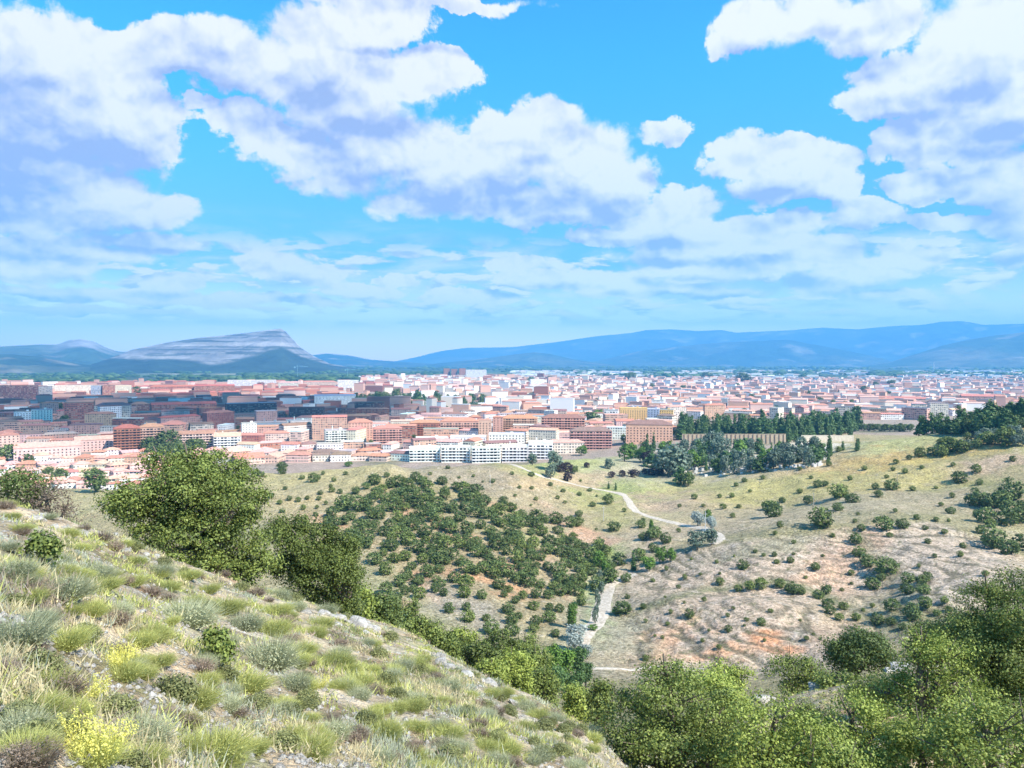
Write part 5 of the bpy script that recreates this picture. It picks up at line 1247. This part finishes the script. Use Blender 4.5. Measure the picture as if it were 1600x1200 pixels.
def woods(n, seed):
    import bmesh
    bm = bmesh.new(); bmesh.ops.create_icosphere(bm, subdivisions=1, radius=1); sv = np.array([v.co[:] for v in bm.verts]); sf = np.array([[v.index for v in f.verts] for f in bm.faces]); bm.free()
    r = np.random.default_rng(seed); P_ = []; tries = 0
    while len(P_) < n and tries < n * 30:
        tries += 1; X = r.uniform(-40, 1640); Y = r.uniform(572.5, 597)
        lim = 600 if X < 560 else 588
        if Y > lim: continue
        if fbm(np.array([X / 70.]), np.array([Y / 2.2]), 3, 33)[0] < (.02 if Y > 577 else -.15): continue
        a, b, c = ray(X, Y); h = math.hypot(a, b); q = -101 / c * h; x, y = a / h * q, b / h * q; z = float(ground_z(x, y))
        s = r.uniform(5, 11) * (1 + q / 9000); nz = 1 + .5 * r.normal(size=len(sv)) * .4
        P_.append((sv * nz[:, None] * [s * r.uniform(1, 3), s, s * .75] + [x, y, z + s * .4], sf))
    V_, F_ = join(P_); t = np.full(len(V_), .4); t = np.clip(.4 + .3 * np.repeat(r.normal(size=len(P_)), len(sv)), 0, 1)
    tag(link('distant_woods', mk_mesh('distant_woods', V_, F_, M_pine, False, np.stack([t, t, t], 1))), kind='stuff')
woods(2600, 4)
tag_list = []
# cemetery walls, tombs, utility poles, cranes, chimney, villa
def wall_px(X0, X1, Y, hpx, col_, label, name='cemetery_wall', piers=0):
    a = hit(X0, Y, 450, 1500); b = hit(X1, Y, 450, 1500); L = math.dist(a[:2], b[:2]); h = hpx * math.hypot(a[0], a[1]) / F
    e = bpy.data.objects.new(name, None); C.objects.link(e); e.location = a; e.rotation_euler.z = math.atan2(b[1] - a[1], b[0] - a[0]); e.rotation_euler.y = -math.atan2(b[2] - a[2], L)
    o = link('wall', poly_mesh('wall', *boxv(0, L, 0, .8, -3, h), M_plain), e); o.color = (*col_, 1)
    c = link('coping', poly_mesh('coping', *boxv(-.1, L + .1, -.15, .95, h, h + .25), M_plain), e); c.color = (*[min(.8, q * 1.2) for q in col_], 1)
    if piers:
        pm = poly_mesh('pier', *boxv(-.35, .35, -.5, -.003, -2, h - .1), M_plain)
        for k in range(piers): p = link('pier', pm, e, ((k + .5) * L / piers, 0, 0)); p.color = (.22, .15, .12, 1)
    return reg(e, '', '', 'wall', None, label)
wall_px(1066, 1228, 694, 15, (.50, .40, .28), 'long beige cemetery wall with dark upright piers below the dark conifer belt', 'cemetery_wall', 24)
wall_px(1252, 1334, 690, 9, (.55, .49, .40), 'white retaining wall right of the cemetery trees', 'retaining_wall')
tp_ = []
rr_ = np.random.default_rng(3)
for _ in range(420):
    X, Y = rr_.uniform(1010, 1290), rr_.uniform(700, 745)
    if not inpoly(X, Y, [(1000,705),(1290,700),(1290,728),(1090,748),(1040,735)]): continue
    x, y, z = hit(X, Y, 450, 1500); s = rr_.uniform(.6, 1.3); v, f = boxv(x - s, x + s, y - s * .6, y + s * .6, z - .5, z + rr_.uniform(.8, 2.4)); tp_.append((v, f))
o = link('tombs', poly_mesh('tombs', *join(tp_), M_plain)); o.color = (.70, .68, .66, 1); tag(o, kind='stuff')
def mast(X, Yt, Yb, rad, col_, name, label, cat, crane=False, r0=200, r1=900):
    x, y, z = hit(X, Yb, r0, r1); k = math.hypot(x, y) / F; h = (Yb - Yt) * k
    e = bpy.data.objects.new(name, None); C.objects.link(e); e.location = (x, y, z)
    def part(nm, v, f): q = link(nm, poly_mesh(nm, v, f, M_plain), e); q.color = (*col_, 1)
    part('mast', *tube([(0, 0, -1), (0, 0, h * .5), (0, 0, h)], [rad, rad * .85, rad * .7], 8))
    if crane:
        part('jib', *boxv(-h * .25, h * .75, -rad, rad, h * .86, h * .86 + 1.6 * rad)); part('counterweight', *boxv(-h * .25, -h * .15, -rad * 1.5, rad * 1.5, h * .78, h * .86))
        part('tie', *tube([(h * .6, 0, h * .88), (0, 0, h), (-h * .2, 0, h * .88)], [.25, .25, .25], 4))
    elif cat == 'pole': part('crossarm', *boxv(-.9, .9, -.08, .08, h * .9, h * .9 + .16))
    else: part('cap', *tube([(0, 0, h), (0, 0, h + rad)], [rad * .9, rad * .9], 8))
    return reg(e, '', '', cat, None, label)
mast(1402, 742, 766, .17, (.42,.34,.26), 'utility_pole', 'thin wooden pole on the upper right hillside beside a round bush', 'pole')
mast(1271, 771, 793, .17, (.42,.38,.32), 'utility_pole', 'thin pole standing left of the low bush patch on the right hillside', 'pole')
mast(943, 791, 814, .17, (.55,.52,.48), 'utility_pole', 'pale thin pole left of the winding track', 'pole')
mast(1102, 800, 845, .2, (.55,.55,.55), 'utility_pole', 'tall thin pole among the pale willows at the track bend', 'pole')
mast(766, 742, 762, .17, (.55,.52,.48), 'utility_pole', 'thin pole on the stony ground above the wooded slope', 'pole')
mast(465, 571, 592, .9, (.25,.45,.55), 'tower_crane', 'thin blue-green tower crane left of the other, under the table mountain', 'crane', True, 1500, 9000)
mast(543, 576, 592, .9, (.25,.50,.50), 'tower_crane', 'smaller tower crane right of the table mountain', 'crane', True, 1500, 9000)
mast(1459, 568, 577, 5, (.72,.70,.66), 'chimney', 'white cylindrical tower beyond the warehouses at right', 'tower', False, 4000, 12000)
by_px(1574, 1604, 645, 657, WHITE, 'gable', BROWN, .6, 'low white house with a dark roof on the right crest among the pines', 0, 0, .6, 'villa', 'house', 'house', 'houses of the town') if False else None
x_, y_, z_ = hit(1590, 664, 500, 900); building(x_, y_, 17, 8, 3.2, -.2, WHITE, 'gable', BROWN, 1, 'villa', 'villa', 'house', None, 'low white villa with a dark roof on the right crest beside the pines', 1)
x_, y_, z_ = hit(1205, 680, 600, 900); building(x_, y_, 7, 5, 4, -.2, WHITE, 'gable', TERL, 0, 'chapel', 'chapel', 'building', None, 'tiny white house in front of the dark conifer belt', 1)

# ------------------------------------------------------------------ the fair-weather cloud whose shadow lies on the left of the town
cl_m, _g, cb_ = mat_new('cloud_white', 1.0); cb_.inputs['Base Color'].default_value = (.9, .9, .9, 1)
_t = _g.n.new('ShaderNodeBsdfTransparent'); _m = _g.n.new('ShaderNodeMixShader'); _m.inputs[0].default_value = .11
_g.l.new(_t.outputs[0], _m.inputs[1]); _g.l.new(cb_.outputs[0], _m.inputs[2]); _g.l.new(_m.outputs[0], [n for n in _g.n if n.type == 'OUTPUT_MATERIAL'][0].inputs['Surface'])
def cloud_over(poly, alt, seed, n=170, rad=(80, 150), dr=0):
    """a cumulus standing where the sun throws its shadow on the given patch of ground"""
    import bmesh
    r = np.random.default_rng(seed); W_ = []
    for X, Y in poly:
        a, b, c = ray(X, Y); h = math.hypot(a, b); q = -103 / c * h - dr; W_.append((a / h * q, b / h * q))
    W_ = np.array(W_); t = (alt + 103) / SUNV.z; off = np.array([SUNV.x * t, SUNV.y * t]); Wc = W_ + off
    bm = bmesh.new(); bmesh.ops.create_icosphere(bm, subdivisions=3, radius=1); sv = np.array([v.co[:] for v in bm.verts]); sf = np.array([[v.index for v in f.verts] for f in bm.faces]); bm.free()
    P_ = []; k = 0
    while k < n:
        x, y = r.uniform(Wc[:, 0].min(), Wc[:, 0].max()), r.uniform(Wc[:, 1].min(), Wc[:, 1].max())
        if not inpoly(x, y, [tuple(p) for p in Wc]): continue
        s = r.uniform(*rad); nz = 1 + .28 * fbm(sv[:, 0] * 2 + k, sv[:, 1] * 2 + sv[:, 2], 4, seed)
        v = sv * nz[:, None] * s * [1, 1, .6]; v[:, 2] = np.maximum(v[:, 2], -s * .2); P_.append((v + [x, y, alt + s * .25], sf)); k += 1
    V_, F_ = join(P_); tag(link('cloud', mk_mesh('cloud', V_, F_, cl_m, True)), kind='stuff')
cloud_over([(-260,672),(60,664),(210,672),(290,668),(340,655),(420,655),(560,652),(640,648),(650,634),(560,626),(480,622),(350,618),(200,620),(0,626),(-300,624)], 1850, 3, dr=230)

# ------------------------------------------------------------------ labels: the look, then where it stands beside what can be found in the photograph
MARKS = [('pale track bend', 990, 800), ('curved roof hall', 523, 627), ('yellow block', 990, 650), ('square orange brick tower', 758, 675), ('long white terrace row', 740, 708), ('tall peach block', 880, 670),
 ('three far red brick towers', 710, 582), ('red brick and orange pair', 218, 688), ('sunlit cream block', 112, 611), ('left white towers', 60, 656), ('very long red brick block', 288, 640), ('cemetery wall', 1145, 688),
 ('longest red building', 1380, 598), ('pine wood', 1540, 650), ('purple plum trees', 985, 742), ('valley gravel strip', 943, 935), ('bare orange scar', 1200, 1003), ('wooded slope top', 650, 760),
 ('wooded slope middle', 760, 850), ('wooded slope foot', 900, 905), ('largest holm oak', 300, 800), ('second holm oak', 500, 870), ('rocky right hill crest', 1340, 830), ('right edge bush cluster', 1560, 790),
 ('near right hump', 1250, 920), ('oak sapling', 342, 1020), ('dome-shaped oak', 1340, 1030), ('white retaining wall', 1290, 682), ('far square white block', 839, 600), ('table mountain foot', 440, 590),
 ('rock ledge on the brow', 560, 970), ('bottom left corner', 20, 1190), ('bottom picture edge', 480, 1190), ('left edge of the slope', 10, 950), ('white cylindrical tower', 1459, 572), ('dark far left blocks', 20, 618),
 ('long pink building', 75, 708), ('orange-roofed long building', 1530, 625), ('salmon balcony block', 922, 685), ('long pink tiled building', 1410, 624), ('shaded cream grid block', 177, 648), ('middle of the red roofs', 1150, 630), ('right red roofs', 1280, 640),
 ('yellow flowers', 180, 1035), ('grassy knoll', 910, 725), ('hollow right of the hump', 1430, 930), ('tan hilltop', 520, 740), ('mid slope ravine', 660, 900)]
ORD = ['nearest', 'second nearest', 'third nearest', 'fourth nearest', 'fifth nearest', 'sixth nearest', 'seventh nearest', 'eighth nearest', 'ninth nearest', 'tenth nearest'] + [f'{n}th nearest' for n in range(11, 400) if True]
DIRS = ['right of', 'above right of', 'above', 'above left of', 'left of', 'below left of', 'below', 'below right of']
bpy.context.view_layer.update()
slots = {}
for o, look, noun in REG:
    p = o.matrix_world.translation; X, Y = proj(p.x, p.y, p.z)
    m_ = min(MARKS, key=lambda q: (q[1] - X) ** 2 + ((q[2] - Y) * 1.4) ** 2)
    a = math.degrees(math.atan2(-(Y - m_[2]), X - m_[1])); di = DIRS[int(((a + 22.5) % 360) // 45)]
    slots.setdefault((look, noun, di, m_[0]), []).append((math.hypot(X - m_[1], Y - m_[2]), o))
def ordn(n):
    if n < 10: return ORD[n]
    n += 1; s = 'th' if 10 <= n % 100 <= 20 else {1: 'st', 2: 'nd', 3: 'rd'}.get(n % 10, 'th'); return f'{n}{s} nearest'
for (look, noun, di, mk), L in slots.items():
    L.sort(key=lambda q: q[0])
    for i, (_, o) in enumerate(L):
        o['label'] = f'{look} {noun}, {ordn(i) + " " if len(L) > 1 else ""}{di} the {mk}'
